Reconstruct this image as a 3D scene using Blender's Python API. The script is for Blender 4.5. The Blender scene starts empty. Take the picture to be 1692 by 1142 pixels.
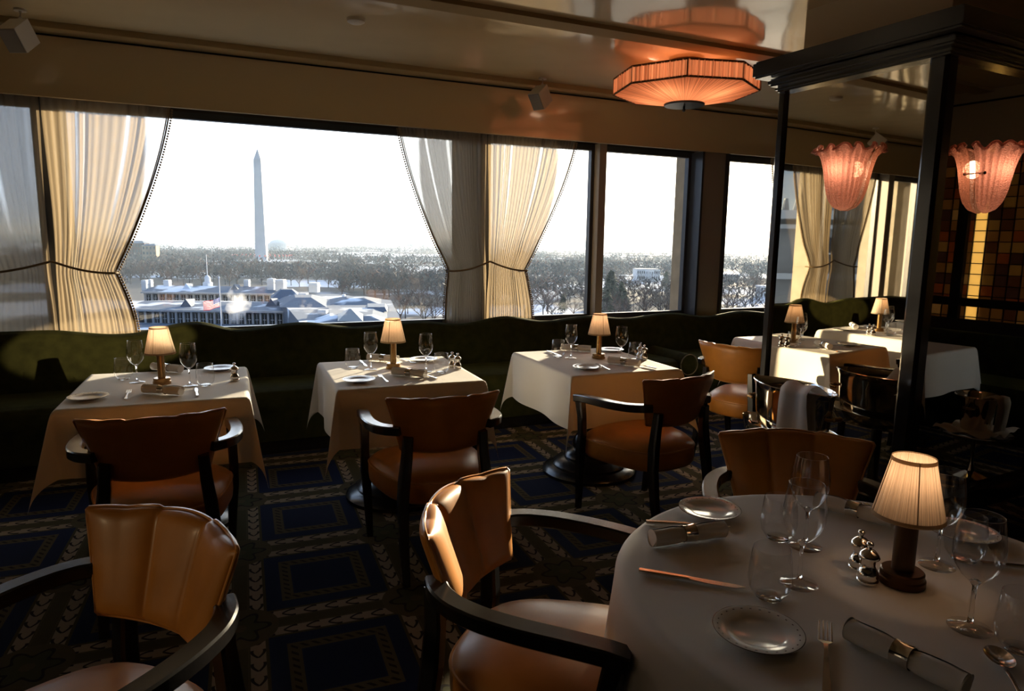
import bpy, bmesh, math, random
import numpy as np
from mathutils import Vector, Matrix
random.seed(7)
C = bpy.context.scene.collection
S = bpy.context.scene
PI = math.pi
# ---------------------------------------------------------------- camera
FPX, H = 1128.0, 1.52
PITCH, ROLL, YAW = math.radians(8.73), math.radians(0.795), math.radians(24.617)
_d = np.array([math.sin(YAW)*math.cos(PITCH), math.cos(YAW)*math.cos(PITCH), -math.sin(PITCH)])
_r = np.array([math.cos(YAW), -math.sin(YAW), 0.0]); _u = np.cross(_r, _d)
R_ = _r*math.cos(ROLL)+_u*math.sin(ROLL); U_ = -_r*math.sin(ROLL)+_u*math.cos(ROLL); D_ = _d
cam = bpy.data.cameras.new('camera'); camo = bpy.data.objects.new('camera', cam); C.objects.link(camo)
cam.sensor_width = 36; cam.lens = FPX/1692*36; cam.clip_end = 30000; cam.clip_start = 0.05
camo.matrix_world = Matrix(((R_[0], U_[0], -D_[0], 0), (R_[1], U_[1], -D_[1], 0), (R_[2], U_[2], -D_[2], H), (0, 0, 0, 1)))
S.camera = camo
def ray(x, y): return R_*(x-846)/FPX - U_*(y-571)/FPX + D_
def atz(x, y, z): v = ray(x, y); return Vector(np.array([0, 0, H])+v*((z-H)/v[2]))
def aty(x, y, Y): v = ray(x, y); return Vector(np.array([0, 0, H])+v*(Y/v[1]))
def atd(x, y, d): v = ray(x, y); return Vector(np.array([0, 0, H])+v*(d/(v[0]*math.sin(YAW)+v[1]*math.cos(YAW))))
# ---------------------------------------------------------------- light
SUN_AZ, SUN_EL = math.radians(50), math.radians(8.5)      # azimuth measured from +Y (out of the window) towards +X
sun_dir = Vector((math.sin(SUN_AZ)*math.cos(SUN_EL), math.cos(SUN_AZ)*math.cos(SUN_EL), math.sin(SUN_EL)))
sl = bpy.data.lights.new('sun', 'SUN'); sl.energy = 19.0; sl.angle = math.radians(0.6); sl.color = (1.0, 0.80, 0.54)
so = bpy.data.objects.new('sun', sl); C.objects.link(so); so.rotation_euler = sun_dir.to_track_quat('Z', 'Y').to_euler()
S.view_settings.view_transform = 'Standard'; S.view_settings.look = 'None'
S.view_settings.exposure = 0.4; S.view_settings.gamma = 1.0; S.view_settings.use_curve_mapping = False
w = bpy.data.worlds.new('sky'); S.world = w; w.use_nodes = True
def sky():
    nt = w.node_tree; n = nt.nodes; n.clear(); L = nt.links
    tc = n.new('ShaderNodeTexCoord')
    dot = n.new('ShaderNodeVectorMath'); dot.operation = 'DOT_PRODUCT'; dot.inputs[1].default_value = sun_dir
    L.new(tc.outputs['Generated'], dot.inputs[0])
    mr = n.new('ShaderNodeMapRange'); mr.inputs['From Min'].default_value = -1; mr.inputs['From Max'].default_value = 1
    L.new(dot.outputs['Value'], mr.inputs['Value'])
    cr = n.new('ShaderNodeValToRGB'); e = cr.color_ramp.elements
    stops = [(0.0, (.20, .27, .40)), (.45, (.22, .31, .46)), (.58, (.58, .76, 1.1)), (.70, (1.75, 2.05, 2.5)), (.80, (2.3, 2.5, 2.8)), (.90, (3.0, 3.05, 3.1)), (.97, (4.5, 4.1, 3.5)), (1.0, (8, 6.6, 4.6))]
    while len(e) < len(stops): e.new(.5)
    for el, (p, c) in zip(e, stops): el.position = p; el.color = (*c, 1)
    L.new(mr.outputs[0], cr.inputs[0])
    sep = n.new('ShaderNodeSeparateXYZ'); L.new(tc.outputs['Generated'], sep.inputs[0])
    m2 = n.new('ShaderNodeMapRange'); m2.inputs['From Min'].default_value = .12; m2.inputs['From Max'].default_value = .75
    m2.inputs['To Min'].default_value = 0; m2.inputs['To Max'].default_value = .9
    L.new(sep.outputs['Z'], m2.inputs['Value'])
    mix = n.new('ShaderNodeMixRGB'); mix.inputs[2].default_value = (.28, .42, .70, 1)
    L.new(m2.outputs[0], mix.inputs[0]); L.new(cr.outputs[0], mix.inputs[1])
    bg = n.new('ShaderNodeBackground'); bg.inputs['Strength'].default_value = 1.0
    out = n.new('ShaderNodeOutputWorld'); L.new(mix.outputs[0], bg.inputs[0]); L.new(bg.outputs[0], out.inputs[0])
sky()
# ---------------------------------------------------------------- mesh helpers
class MB:
    def __init__(s): s.v = []; s.f = []
    def add(s, vs, fs):
        o = len(s.v); s.v += [tuple(p) for p in vs]; s.f += [tuple(i+o for i in f) for f in fs]
    def box(s, c, d, rz=0, top=1.0):
        x, y, z = (k/2 for k in d); p = []
        for zz, k in ((-z, 1), (z, top)):
            for a, b in ((-x, -y), (x, -y), (x, y), (-x, y)):
                a *= k; b *= k
                p.append((c[0]+a*math.cos(rz)-b*math.sin(rz), c[1]+a*math.sin(rz)+b*math.cos(rz), c[2]+zz))
        s.add(p, [(3, 2, 1, 0), (4, 5, 6, 7), (0, 1, 5, 4), (1, 2, 6, 5), (2, 3, 7, 6), (3, 0, 4, 7)])
    def lathe(s, prof, n=32, c=(0, 0, 0), a0=0, a1=2*PI, mod=None):
        full = abs(a1-a0-2*PI) < 1e-6; m = n if full else n+1; vs = []
        for i, (r, z) in enumerate(prof):
            for j in range(m):
                a = a0+(a1-a0)*j/n; rr = r*(mod(a, i/(len(prof)-1)) if mod else 1)
                vs.append((c[0]+rr*math.cos(a), c[1]+rr*math.sin(a), c[2]+z))
        fs = []
        for i in range(len(prof)-1):
            for j in range(n):
                k = (j+1) % m; fs.append((i*m+j, i*m+k, (i+1)*m+k, (i+1)*m+j))
        if full:
            if prof[0][0] > 1e-5: fs.append(tuple(range(m-1, -1, -1))) if s.caps else None
            if prof[-1][0] > 1e-5: fs.append(tuple((len(prof)-1)*m+j for j in range(m))) if s.caps else None
        s.add(vs, fs)
    caps = True
    def sweep(s, pts, sec, ref=(0, 0, 1), scale=None, cap=True, closed=False):
        pts = [Vector(p) for p in pts]; n = len(pts); k = len(sec); ref = Vector(ref); vs = []
        for i, p in enumerate(pts):
            if closed: t = pts[(i+1) % n]-pts[i-1]
            else: t = pts[min(i+1, n-1)]-pts[max(i-1, 0)]
            t.normalize(); side = t.cross(ref)
            if side.length < 1e-4: side = t.cross(Vector((0, 1, .01)))
            side.normalize(); up = side.cross(t); q = scale[i] if scale else (1, 1)
            if not isinstance(q, tuple): q = (q, q)
            for a, b in sec: vs.append(p+side*a*q[0]+up*b*q[1])
        fs = []
        for i in range(n if closed else n-1):
            i2 = (i+1) % n
            for j in range(k): fs.append((i*k+j, i*k+(j+1) % k, i2*k+(j+1) % k, i2*k+j))
        if cap and not closed: fs += [tuple(range(k-1, -1, -1)), tuple((n-1)*k+j for j in range(k))]
        s.add(vs, fs)
    def tube(s, pts, r, n=8, closed=False, scale=None):
        s.sweep(pts, [(r*math.cos(2*PI*j/n), r*math.sin(2*PI*j/n)) for j in range(n)], (0.02, 0.03, 1), scale, True, closed)
    def grid(s, nu, nv, fn, wrap=False):
        vs = [fn(i/nu, j/nv) for j in range(nv+1) for i in range(nu+1)]
        s.add(vs, [(j*(nu+1)+i, j*(nu+1)+i+1, (j+1)*(nu+1)+i+1, (j+1)*(nu+1)+i) for j in range(nv) for i in range(nu)])
    def ball(s, c, r, n=6, m=4, sz=1.0):
        s.lathe([(max(1e-6, r*math.sin(PI*i/m)), -r*sz*math.cos(PI*i/m)) for i in range(m+1)], n, c)
    def poly(s, top, z0):     # prism: polygon of 3D points extruded down to z0
        n = len(top); vs = list(top)+[(p[0], p[1], z0) for p in top]
        s.add(vs, [tuple(range(n))]+[(i, i+n, (i+1) % n+n, (i+1) % n) for i in range(n)])
    def mesh(s, name, mat, ang=38, weld=0):
        me = bpy.data.meshes.new(name); me.from_pydata(s.v, [], s.f); me.update()
        if weld or True:
            bm = bmesh.new(); bm.from_mesh(me)
            if weld: bmesh.ops.remove_doubles(bm, verts=bm.verts, dist=weld)
            bmesh.ops.recalc_face_normals(bm, faces=bm.faces); bm.to_mesh(me); bm.free()
        if ang:
            me.shade_smooth(); me.set_sharp_from_angle(angle=math.radians(ang))
        for m in (mat if isinstance(mat, list) else [mat]): me.materials.append(m)
        return me
    def build(s, name, mat, parent=None, ang=38, weld=0, loc=None):
        o = bpy.data.objects.new(name, s.mesh(name, mat, ang, weld)); C.objects.link(o)
        if parent: o.parent = parent
        if loc is not None: o.location = loc
        return o
def rrect(w, h, b=.3):
    x, y = w/2, h/2; c = min(x, y)*b
    return [(-x, -y+c), (-x+c, -y), (x-c, -y), (x, -y+c), (x, y-c), (x-c, y), (-x+c, y), (-x, y-c)]
def tag(o, label=None, cat=None, group=None, kind=None):
    for k, v in (('label', label), ('category', cat), ('group', group), ('kind', kind)):
        if v: o[k] = v
    return o
def thing(name, label, cat, loc=(0, 0, 0), rz=0, group=None):
    o = bpy.data.objects.new(name, None); C.objects.link(o); o.location = loc; o.rotation_euler = (0, 0, rz); o.empty_display_size = .1
    return tag(o, label, cat, group)
def dup(o, label=None, loc=None, rz=None, group=None, parent=None):
    c = o.copy(); C.objects.link(c); c.parent = parent
    if label: c['label'] = label
    if group: c['group'] = group
    if loc is not None: c.location = loc
    if rz is not None: c.rotation_euler = (0, 0, rz)
    for ch in o.children: dup(ch, parent=c)
    return c
def struct(o): o['kind'] = 'structure'; return o
# ---------------------------------------------------------------- materials
def mat(name):
    m = bpy.data.materials.new(name); m.use_nodes = True; nt = m.node_tree; nt.nodes.clear()
    out = nt.nodes.new('ShaderNodeOutputMaterial'); return m, nt, out
def node(nt, t, props=None, **inp):
    n = nt.nodes.new(t)
    for k, v in (props or {}).items(): setattr(n, k, v)
    for k, v in inp.items():
        s = n.inputs[int(k[1:])] if k[0] == '_' and k[1:].isdigit() else n.inputs[k.replace('__', ' ')]
        if hasattr(v, 'is_output'): nt.links.new(v, s)
        else: s.default_value = v
    return n
def c4(c): return (c[0], c[1], c[2], 1)
def pbr(name, col, rough=.5, metal=0, bump=0, bscale=200, var=0, vscale=6, coat=0, coat_r=.1, sheen=0, sheen_c=(1, 1, 1), spec=.5, bdist=.002):
    m, nt, out = mat(name)
    p = node(nt, 'ShaderNodeBsdfPrincipled', Roughness=rough, Metallic=metal)
    p.inputs['Base Color'].default_value = c4(col); p.inputs['Specular IOR Level'].default_value = spec
    p.inputs['Coat Weight'].default_value = coat; p.inputs['Coat Roughness'].default_value = coat_r
    p.inputs['Sheen Weight'].default_value = sheen; p.inputs['Sheen Tint'].default_value = c4(sheen_c); p.inputs['Sheen Roughness'].default_value = .35
    tc = node(nt, 'ShaderNodeTexCoord')
    if var:
        nz = node(nt, 'ShaderNodeTexNoise', Scale=vscale, Detail=4.0, Vector=tc.outputs['Object'])
        mr = node(nt, 'ShaderNodeMapRange', Value=nz.outputs[0], _1=.3, _2=.7, _3=1-var, _4=1+var)
        hs = node(nt, 'ShaderNodeMixRGB', {'blend_type': 'MULTIPLY'}, _0=1.0, _1=c4(col)); nt.links.new(mr.outputs[0], hs.inputs[2])
        nt.links.new(hs.outputs[0], p.inputs['Base Color'])
    if bump:
        nz = node(nt, 'ShaderNodeTexNoise', Scale=bscale, Detail=3.0, Vector=tc.outputs['Object'])
        b = node(nt, 'ShaderNodeBump', Strength=bump, Distance=bdist, Height=nz.outputs[0]); nt.links.new(b.outputs[0], p.inputs['Normal'])
    nt.links.new(p.outputs[0], out.inputs[0]); return m
def thin(name, tint=(1, 1, 1), gloss=.04, rough=0.0, edge=.5):   # clear pane or thin-walled glass
    m, nt, out = mat(name)
    tr = node(nt, 'ShaderNodeBsdfTransparent', Color=c4(tint)); gl = node(nt, 'ShaderNodeBsdfGlossy', Roughness=rough)
    lw = node(nt, 'ShaderNodeLayerWeight', Blend=edge)
    mr = node(nt, 'ShaderNodeMapRange', Value=lw.outputs['Facing'], _1=0.0, _2=1.0, _3=0.0, _4=1.0)
    pw = node(nt, 'ShaderNodeMath', {'operation': 'POWER'}, _0=mr.outputs[0], _1=3.2)
    ad = node(nt, 'ShaderNodeMath', {'operation': 'MULTIPLY_ADD', 'use_clamp': True}, _0=pw.outputs[0], _1=.9, _2=gloss)
    mx = node(nt, 'ShaderNodeMixShader', _0=ad.outputs[0], _1=tr.outputs[0], _2=gl.outputs[0])
    nt.links.new(mx.outputs[0], out.inputs[0]); return m
def cloth_mat(name, dif, tra, clear, rough=.8, weave=900, wb=.15, single=0):   # sheer or thin fabric
    m, nt, out = mat(name)
    a = node(nt, 'ShaderNodeBsdfDiffuse', Color=c4(dif)); b = node(nt, 'ShaderNodeBsdfTranslucent', Color=c4(tra))
    mx = node(nt, 'ShaderNodeMixShader', _0=.5, _1=a.outputs[0], _2=b.outputs[0])
    t = node(nt, 'ShaderNodeBsdfTransparent')
    m2 = node(nt, 'ShaderNodeMixShader', _0=clear, _1=mx.outputs[0], _2=t.outputs[0])
    tc = node(nt, 'ShaderNodeTexCoord')
    nz = node(nt, 'ShaderNodeTexNoise', Scale=weave, Detail=2.0, Vector=tc.outputs['Object'])
    bp = node(nt, 'ShaderNodeBump', Strength=wb, Distance=.001, Height=nz.outputs[0])
    nt.links.new(bp.outputs[0], a.inputs['Normal'])
    if single:      # where the cloth hangs ungathered, in a single layer, more daylight passes
        at = node(nt, 'ShaderNodeAttribute', {'attribute_name': 'single_layer'})
        cm = node(nt, 'ShaderNodeMapRange', Value=at.outputs['Fac'], _1=0.0, _2=1.0, _3=clear, _4=single); nt.links.new(cm.outputs[0], m2.inputs[0])
    nt.links.new(m2.outputs[0], out.inputs[0]); return m
def emis(name, col, st):
    m, nt, out = mat(name); e = node(nt, 'ShaderNodeEmission', Color=c4(col), Strength=st); nt.links.new(e.outputs[0], out.inputs[0]); return m
def lacquer():
    m, nt, out = mat('cream_lacquer')
    p = node(nt, 'ShaderNodeBsdfPrincipled', Roughness=.5); p.inputs['Base Color'].default_value = (.62, .48, .26, 1)
    p.inputs['Coat Weight'].default_value = 1.0; p.inputs['Coat Roughness'].default_value = .10; p.inputs['Coat IOR'].default_value = 2.0
    tc = node(nt, 'ShaderNodeTexCoord')
    nz = node(nt, 'ShaderNodeTexNoise', Scale=1.3, Detail=2.0, Vector=tc.outputs['Object'])
    bp = node(nt, 'ShaderNodeBump', Strength=.22, Distance=.06, Height=nz.outputs[0])
    nt.links.new(bp.outputs[0], p.inputs['Coat Normal']); nt.links.new(p.outputs[0], out.inputs[0]); return m
def carpet():
    m, nt, out = mat('carpet')
    def M(op, a, b=None, c=None, clamp=False):
        n = nt.nodes.new('ShaderNodeMath'); n.operation = op; n.use_clamp = clamp
        for i, v in enumerate((a, b, c)):
            if v is None: continue
            if hasattr(v, 'is_output'): nt.links.new(v, n.inputs[i])
            else: n.inputs[i].default_value = v
        return n.outputs[0]
    def mixc(f, a, b):
        n = nt.nodes.new('ShaderNodeMixRGB')
        for i, v in ((0, f), (1, a), (2, b)):
            if hasattr(v, 'is_output'): nt.links.new(v, n.inputs[i])
            else: n.inputs[i].default_value = v if i == 0 else c4(v)
        return n.outputs[0]
    tc = node(nt, 'ShaderNodeTexCoord')
    mp = node(nt, 'ShaderNodeMapping', Vector=tc.outputs['Object']); mp.inputs['Rotation'].default_value = (0, 0, math.radians(3.2))
    x0, y0, Pc = .076, 2.686, .703
    cs, sn = math.cos(math.radians(3.2)), math.sin(math.radians(3.2)); rx, ry = x0*cs-y0*sn, x0*sn+y0*cs
    sp = node(nt, 'ShaderNodeSeparateXYZ', Vector=mp.outputs[0])
    # signed distance (metres) from the nearest band centre line in both directions
    dx = M('SUBTRACT', M('MULTIPLY', M('FRACT', M('ADD', M('DIVIDE', M('SUBTRACT', sp.outputs['X'], rx), Pc), 100.5)), Pc), Pc/2)
    dy = M('SUBTRACT', M('MULTIPLY', M('FRACT', M('ADD', M('DIVIDE', M('SUBTRACT', sp.outputs['Y'], ry), Pc), 100.5)), Pc), Pc/2)
    ax, ay = M('ABSOLUTE', dx), M('ABSOLUTE', dy)
    mn, mxx = M('MINIMUM', ax, ay), M('MAXIMUM', ax, ay)
    rng = lambda v, a, b: M('MULTIPLY', M('GREATER_THAN', v, a), M('LESS_THAN', v, b))
    navy, navy2, tan, cream, olive, dark = (.008, .012, .036), (.010, .015, .043), (.075, .058, .027), (.25, .19, .125), (.055, .046, .019), (.018, .013, .011)
    col = mixc(M('GREATER_THAN', mn, .245), navy2, navy2)
    ring = rng(mn, .165, .215)
    leafr = M('GREATER_THAN', M('SINE', M('MULTIPLY', M('ADD', sp.outputs['X'], M('MULTIPLY', sp.outputs['Y'], 1.0)), 150.0)), .35)
    col = mixc(ring, col, mixc(M('MULTIPLY', leafr, rng(mn, .178, .202)), tan, dark))
    col = mixc(M('GREATER_THAN', mn, .222), col, navy)
    band = M('LESS_THAN', mn, .102)
    isx = M('LESS_THAN', ax, ay)
    s = M('ADD', M('MULTIPLY', isx, sp.outputs['Y']), M('MULTIPLY', M('SUBTRACT', 1.0, isx), sp.outputs['X']))
    sw = M('ABSOLUTE', M('SINE', M('MULTIPLY', s, PI/.085)))
    w2 = M('ABSOLUTE', M('SUBTRACT', mn, .063))
    leaf = M('LESS_THAN', M('ABSOLUTE', M('SUBTRACT', w2, M('MULTIPLY', sw, .022))), .0055)
    leaf = M('MULTIPLY', leaf, M('LESS_THAN', M('FRACT', M('DIVIDE', s, .085)), .62))
    st = mixc(rng(mn, .036, .090), olive, mixc(leaf, cream, dark))
    st = mixc(rng(mn, .027, .032), st, tan)
    col = mixc(band, col, st)
    rr = M('SQRT', M('ADD', M('MULTIPLY', dx, dx), M('MULTIPLY', dy, dy)))
    th = M('ARCTAN2', dy, dx)
    pet = M('MULTIPLY_ADD', M('COSINE', M('MULTIPLY', th, 6.0)), .022, .088)
    ro = mixc(M('LESS_THAN', rr, pet), tan, (.05, .05, .022))
    ro = mixc(M('LESS_THAN', M('ABSOLUTE', M('SUBTRACT', rr, pet)), .008), ro, dark)
    ro = mixc(M('LESS_THAN', rr, .025), ro, tan)
    col = mixc(M('LESS_THAN', rr, .145), col, ro)
    nz = node(nt, 'ShaderNodeTexNoise', Scale=350.0, Detail=2.0, Vector=tc.outputs['Object'])
    bp = node(nt, 'ShaderNodeBump', Strength=.4, Distance=.004, Height=nz.outputs[0])
    p = node(nt, 'ShaderNodeBsdfPrincipled', Roughness=.95); p.inputs['Specular IOR Level'].default_value = .1
    nt.links.new(col, p.inputs['Base Color']); nt.links.new(bp.outputs[0], p.inputs['Normal']); nt.links.new(p.outputs[0], out.inputs[0]); return m
def snowy(name, a, b, scale, thr, detail=5.0):     # snow lying in patches on something darker
    m, nt, out = mat(name)
    tc = node(nt, 'ShaderNodeTexCoord'); nz = node(nt, 'ShaderNodeTexNoise', Scale=scale, Detail=detail, Vector=tc.outputs['Object'])
    cr = node(nt, 'ShaderNodeValToRGB', Fac=nz.outputs[0]); e = cr.color_ramp.elements
    e[0].position = thr-.03; e[0].color = c4(a); e[1].position = thr+.03; e[1].color = c4(b)
    p = node(nt, 'ShaderNodeBsdfPrincipled', Roughness=.8); nt.links.new(cr.outputs[0], p.inputs['Base Color']); nt.links.new(p.outputs[0], out.inputs[0]); return m
def tiles():
    m, nt, out = mat('amber_leaded_glass')
    tc = node(nt, 'ShaderNodeTexCoord')
    mp = node(nt, 'ShaderNodeMapping', Vector=tc.outputs['Object']); mp.inputs['Scale'].default_value = (0, 1/.105, 1/.098)
    fl = node(nt, 'ShaderNodeVectorMath', {'operation': 'FLOOR'}); nt.links.new(mp.outputs[0], fl.inputs[0])
    wn = node(nt, 'ShaderNodeTexWhiteNoise', {'noise_dimensions': '3D'}, Vector=fl.outputs[0])
    cr = node(nt, 'ShaderNodeValToRGB', Fac=wn.outputs['Value']); e = cr.color_ramp.elements; cr.color_ramp.interpolation = 'CONSTANT'
    for i, (p, c) in enumerate([(0, (.10, .055, .03)), (.2, (.17, .11, .05)), (.42, (.08, .05, .04)), (.6, (.19, .135, .06)), (.78, (.17, .075, .03)), (.92, (.24, .18, .10))]):
        el = e[i] if i < 2 else e.new(p); el.position = p; el.color = c4(c)
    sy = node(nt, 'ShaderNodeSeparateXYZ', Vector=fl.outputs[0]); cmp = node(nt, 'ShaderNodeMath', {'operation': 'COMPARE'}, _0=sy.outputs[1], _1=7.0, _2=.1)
    cl = node(nt, 'ShaderNodeMixRGB', _0=cmp.outputs[0], _1=cr.outputs[0], _2=(.95, .80, .45, 1))  # one tile column brightened: reflected window light painted into the colour
    d = node(nt, 'ShaderNodeBsdfDiffuse', Color=cl.outputs[0]); t = node(nt, 'ShaderNodeBsdfTranslucent', Color=cl.outputs[0])
    mx = node(nt, 'ShaderNodeMixShader', _0=.42, _1=d.outputs[0], _2=t.outputs[0])
    nz = node(nt, 'ShaderNodeTexNoise', Scale=14.0, Detail=2.0, Vector=tc.outputs['Object']); bp = node(nt, 'ShaderNodeBump', Strength=.3, Distance=.01, Height=nz.outputs[0])
    g = node(nt, 'ShaderNodeBsdfGlossy', Roughness=.12, Normal=bp.outputs[0])
    m2 = node(nt, 'ShaderNodeMixShader', _0=.12, _1=mx.outputs[0], _2=g.outputs[0]); nt.links.new(m2.outputs[0], out.inputs[0]); return m
def shade_mat(name, dif, tra, mixf=.6, pleat=0):
    m, nt, out = mat(name)
    a = node(nt, 'ShaderNodeBsdfDiffuse', Color=c4(dif)); b = node(nt, 'ShaderNodeBsdfTranslucent', Color=c4(tra))
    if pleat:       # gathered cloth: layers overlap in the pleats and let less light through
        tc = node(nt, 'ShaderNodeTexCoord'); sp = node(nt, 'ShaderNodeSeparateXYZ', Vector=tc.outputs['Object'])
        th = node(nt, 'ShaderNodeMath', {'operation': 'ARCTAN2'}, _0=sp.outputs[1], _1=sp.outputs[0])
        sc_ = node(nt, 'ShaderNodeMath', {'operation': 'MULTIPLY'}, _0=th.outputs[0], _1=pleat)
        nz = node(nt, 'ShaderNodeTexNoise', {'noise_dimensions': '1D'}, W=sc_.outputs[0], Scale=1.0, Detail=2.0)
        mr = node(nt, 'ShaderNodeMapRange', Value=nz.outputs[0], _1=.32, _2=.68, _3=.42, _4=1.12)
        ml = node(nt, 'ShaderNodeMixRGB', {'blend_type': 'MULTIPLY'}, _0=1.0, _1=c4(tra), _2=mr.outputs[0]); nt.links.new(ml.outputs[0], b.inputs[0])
    mx = node(nt, 'ShaderNodeMixShader', _0=mixf, _1=a.outputs[0], _2=b.outputs[0]); nt.links.new(mx.outputs[0], out.inputs[0]); return m
def pink_glass():
    m, nt, out = mat('speckled_pink_glass')
    tc = node(nt, 'ShaderNodeTexCoord'); nz = node(nt, 'ShaderNodeTexNoise', Scale=150.0, Detail=2.0, Vector=tc.outputs['Object'])
    bp = node(nt, 'ShaderNodeBump', Strength=1.0, Distance=.012, Height=nz.outputs[0])
    tl = node(nt, 'ShaderNodeBsdfTranslucent', Color=(.95, .50, .36, 1), Normal=bp.outputs[0]); df = node(nt, 'ShaderNodeBsdfDiffuse', Color=(.6, .30, .2, 1), Normal=bp.outputs[0])
    tr = node(nt, 'ShaderNodeBsdfTransparent', Color=(.85, .62, .55, 1)); gl = node(nt, 'ShaderNodeBsdfGlossy', Roughness=.12, Normal=bp.outputs[0])
    a = node(nt, 'ShaderNodeMixShader', _0=.45, _1=tl.outputs[0], _2=df.outputs[0]); b = node(nt, 'ShaderNodeMixShader', _1=a.outputs[0], _2=tr.outputs[0]); spk = node(nt, 'ShaderNodeMapRange', Value=nz.outputs[0], _1=.38, _2=.62, _3=.03, _4=.24); nt.links.new(spk.outputs[0], b.inputs[0])
    c = node(nt, 'ShaderNodeMixShader', _0=.22, _1=b.outputs[0], _2=gl.outputs[0]); nt.links.new(c.outputs[0], out.inputs[0]); return m
def plate_mat():
    m, nt, out = mat('white_china')
    tc = node(nt, 'ShaderNodeTexCoord'); sp = node(nt, 'ShaderNodeSeparateXYZ', Vector=tc.outputs['Object'])
    def M(op, a, b=None):
        n = nt.nodes.new('ShaderNodeMath'); n.operation = op
        for i, v in enumerate((a, b)):
            if v is None: continue
            if hasattr(v, 'is_output'): nt.links.new(v, n.inputs[i])
            else: n.inputs[i].default_value = v
        return n.outputs[0]
    r = M('SQRT', M('ADD', M('MULTIPLY', sp.outputs[0], sp.outputs[0]), M('MULTIPLY', sp.outputs[1], sp.outputs[1])))
    th = M('ARCTAN2', sp.outputs[1], sp.outputs[0])
    rim = M('GREATER_THAN', r, .0858)
    dots = M('MULTIPLY', M('LESS_THAN', M('ABSOLUTE', M('SUBTRACT', r, .077)), .0012), M('GREATER_THAN', M('COSINE', M('MULTIPLY', th, 26.0)), .72))
    mk = M('MAXIMUM', rim, dots)
    mx = node(nt, 'ShaderNodeMixRGB', _0=mk, _1=(.78, .76, .70, 1), _2=(.06, .05, .035, 1))
    p = node(nt, 'ShaderNodeBsdfPrincipled', Roughness=.12); nt.links.new(mx.outputs[0], p.inputs['Base Color']); nt.links.new(p.outputs[0], out.inputs[0]); return m
def real_glass(name, rough=0.0):
    m, nt, out = mat(name); g = node(nt, 'ShaderNodeBsdfGlass', Roughness=rough, IOR=1.5); nt.links.new(g.outputs[0], out.inputs[0]); return m
Mt = dict(
    leather=pbr('cognac_leather', (.46, .18, .028), .42, bump=.12, bscale=420, var=.12, vscale=9, coat=.16, coat_r=.24, spec=.4),
    piping=pbr('leather_piping', (.55, .24, .06), .3),
    wood=pbr('black_lacquered_wood', (.010, .009, .009), .26, coat=.5, coat_r=.15, bump=.1, bscale=90),
    linen=pbr('white_table_linen', (.80, .76, .70), .85, bump=.2, bscale=1200, spec=.2),
    napkin=pbr('white_napkin', (.82, .78, .72), .85, bump=.25, bscale=900, spec=.2),
    velvet=pbr('dark_green_velvet', (.024, .024, .006), .9, sheen=.15, sheen_c=(.36, .38, .10), bump=.3, bscale=60, var=.3, vscale=14, spec=.1),
    sheer=cloth_mat('cream_sheer', (.50, .41, .30), (.25, .19, .118), .09, single=.42),
    hem=pbr('curtain_trim', (.20, .13, .06), .8), rope=pbr('tieback_rope', (.16, .10, .04), .7, bump=.6, bscale=120),
    lacquer=lacquer(), bulk=None, carpet=carpet(),
    frame=pbr('dark_bronze_frame', (.035, .037, .042), .35, spec=.6), jamb=pbr('brown_window_panel', (.28, .24, .20), .5),
    pane=thin('window_glass', (.93, .96, .98), .035), glass=thin('drinking_glass', (.985, .985, .985), .07, 0.0), solid=real_glass('solid_glass'),
    silver=pbr('polished_silver', (.86, .83, .78), .09, 1.0), steel=pbr('cutlery_steel', (.80, .78, .75), .16, 1.0),
    brass=pbr('aged_brass', (.32, .19, .075), .28, 1.0), bronze=pbr('dark_bronze', (.10, .055, .028), .38, .85),
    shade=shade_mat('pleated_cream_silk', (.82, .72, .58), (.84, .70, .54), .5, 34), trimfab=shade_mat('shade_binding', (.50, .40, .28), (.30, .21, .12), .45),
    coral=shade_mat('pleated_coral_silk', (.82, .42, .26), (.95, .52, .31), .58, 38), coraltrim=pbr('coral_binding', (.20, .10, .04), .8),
    pink=pink_glass(), china=plate_mat(), mirror=pbr('antique_mirror', (.66, .60, .49), .015, 1.0),
    beige=pbr('beige_plaster', (.62, .50, .32), .7), white=pbr('white_plastic', (.62, .57, .48), .5), grille=pbr('grey_grille', (.25, .23, .21), .8),
    darkwall=pbr('dark_panelling', (.03, .02, .014), .5), black=pbr('black_gap', (.004, .004, .004), .9), lead=pbr('black_lead', (.008, .007, .006), .5),
    tiles=tiles(), flatpaint=pbr('matte_tan_paint', (.36, .26, .12), .7), stone=pbr('exterior_stone', (.27, .23, .165), .85, bump=.5, bscale=8, var=.15), bulb=emis('bulb', (1, .6, .32), 1.6),
)
# ================================================================ the room shell
XL, XR, YB, YW, ZC = -4.2, 6.6, -4.0, 5.95, 2.90
RZ = math.radians(-2.6)
def sbox(name, c, d, m, rz=0, parent=None, ang=0):
    b = MB(); b.box(c, d, rz); o = b.build(name, m, parent, ang); return o if parent else struct(o)
sbox('floor', ((XL+XR)/2, (YB+YW)/2, -.05), (XR-XL+.4, YW-YB+.4, .1), Mt['carpet'])
sbox('ceiling', ((XL+XR)/2, (YB+5.6)/2, ZC+.05), (XR-XL+.4, 5.6-YB+.4, .1), Mt['lacquer'])
sbox('ceiling_soffit', ((XL+XR)/2, 5.9, 2.86+.11), (XR-XL+.4, .6, .22), Mt['lacquer'])
sbox('trim_1', ((XL+XR)/2, 4.06, ZC-.014), (XR-XL, .15, .028), Mt['flatpaint'])
sbox('trim_2', ((XL+XR)/2, 1.0, ZC-.014), (XR-XL, .15, .028), Mt['flatpaint'])
sbox('trim_9', ((XL+XR)/2, 5.592, 2.88), (XR-XL, .02, .04), Mt['flatpaint'])
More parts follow.
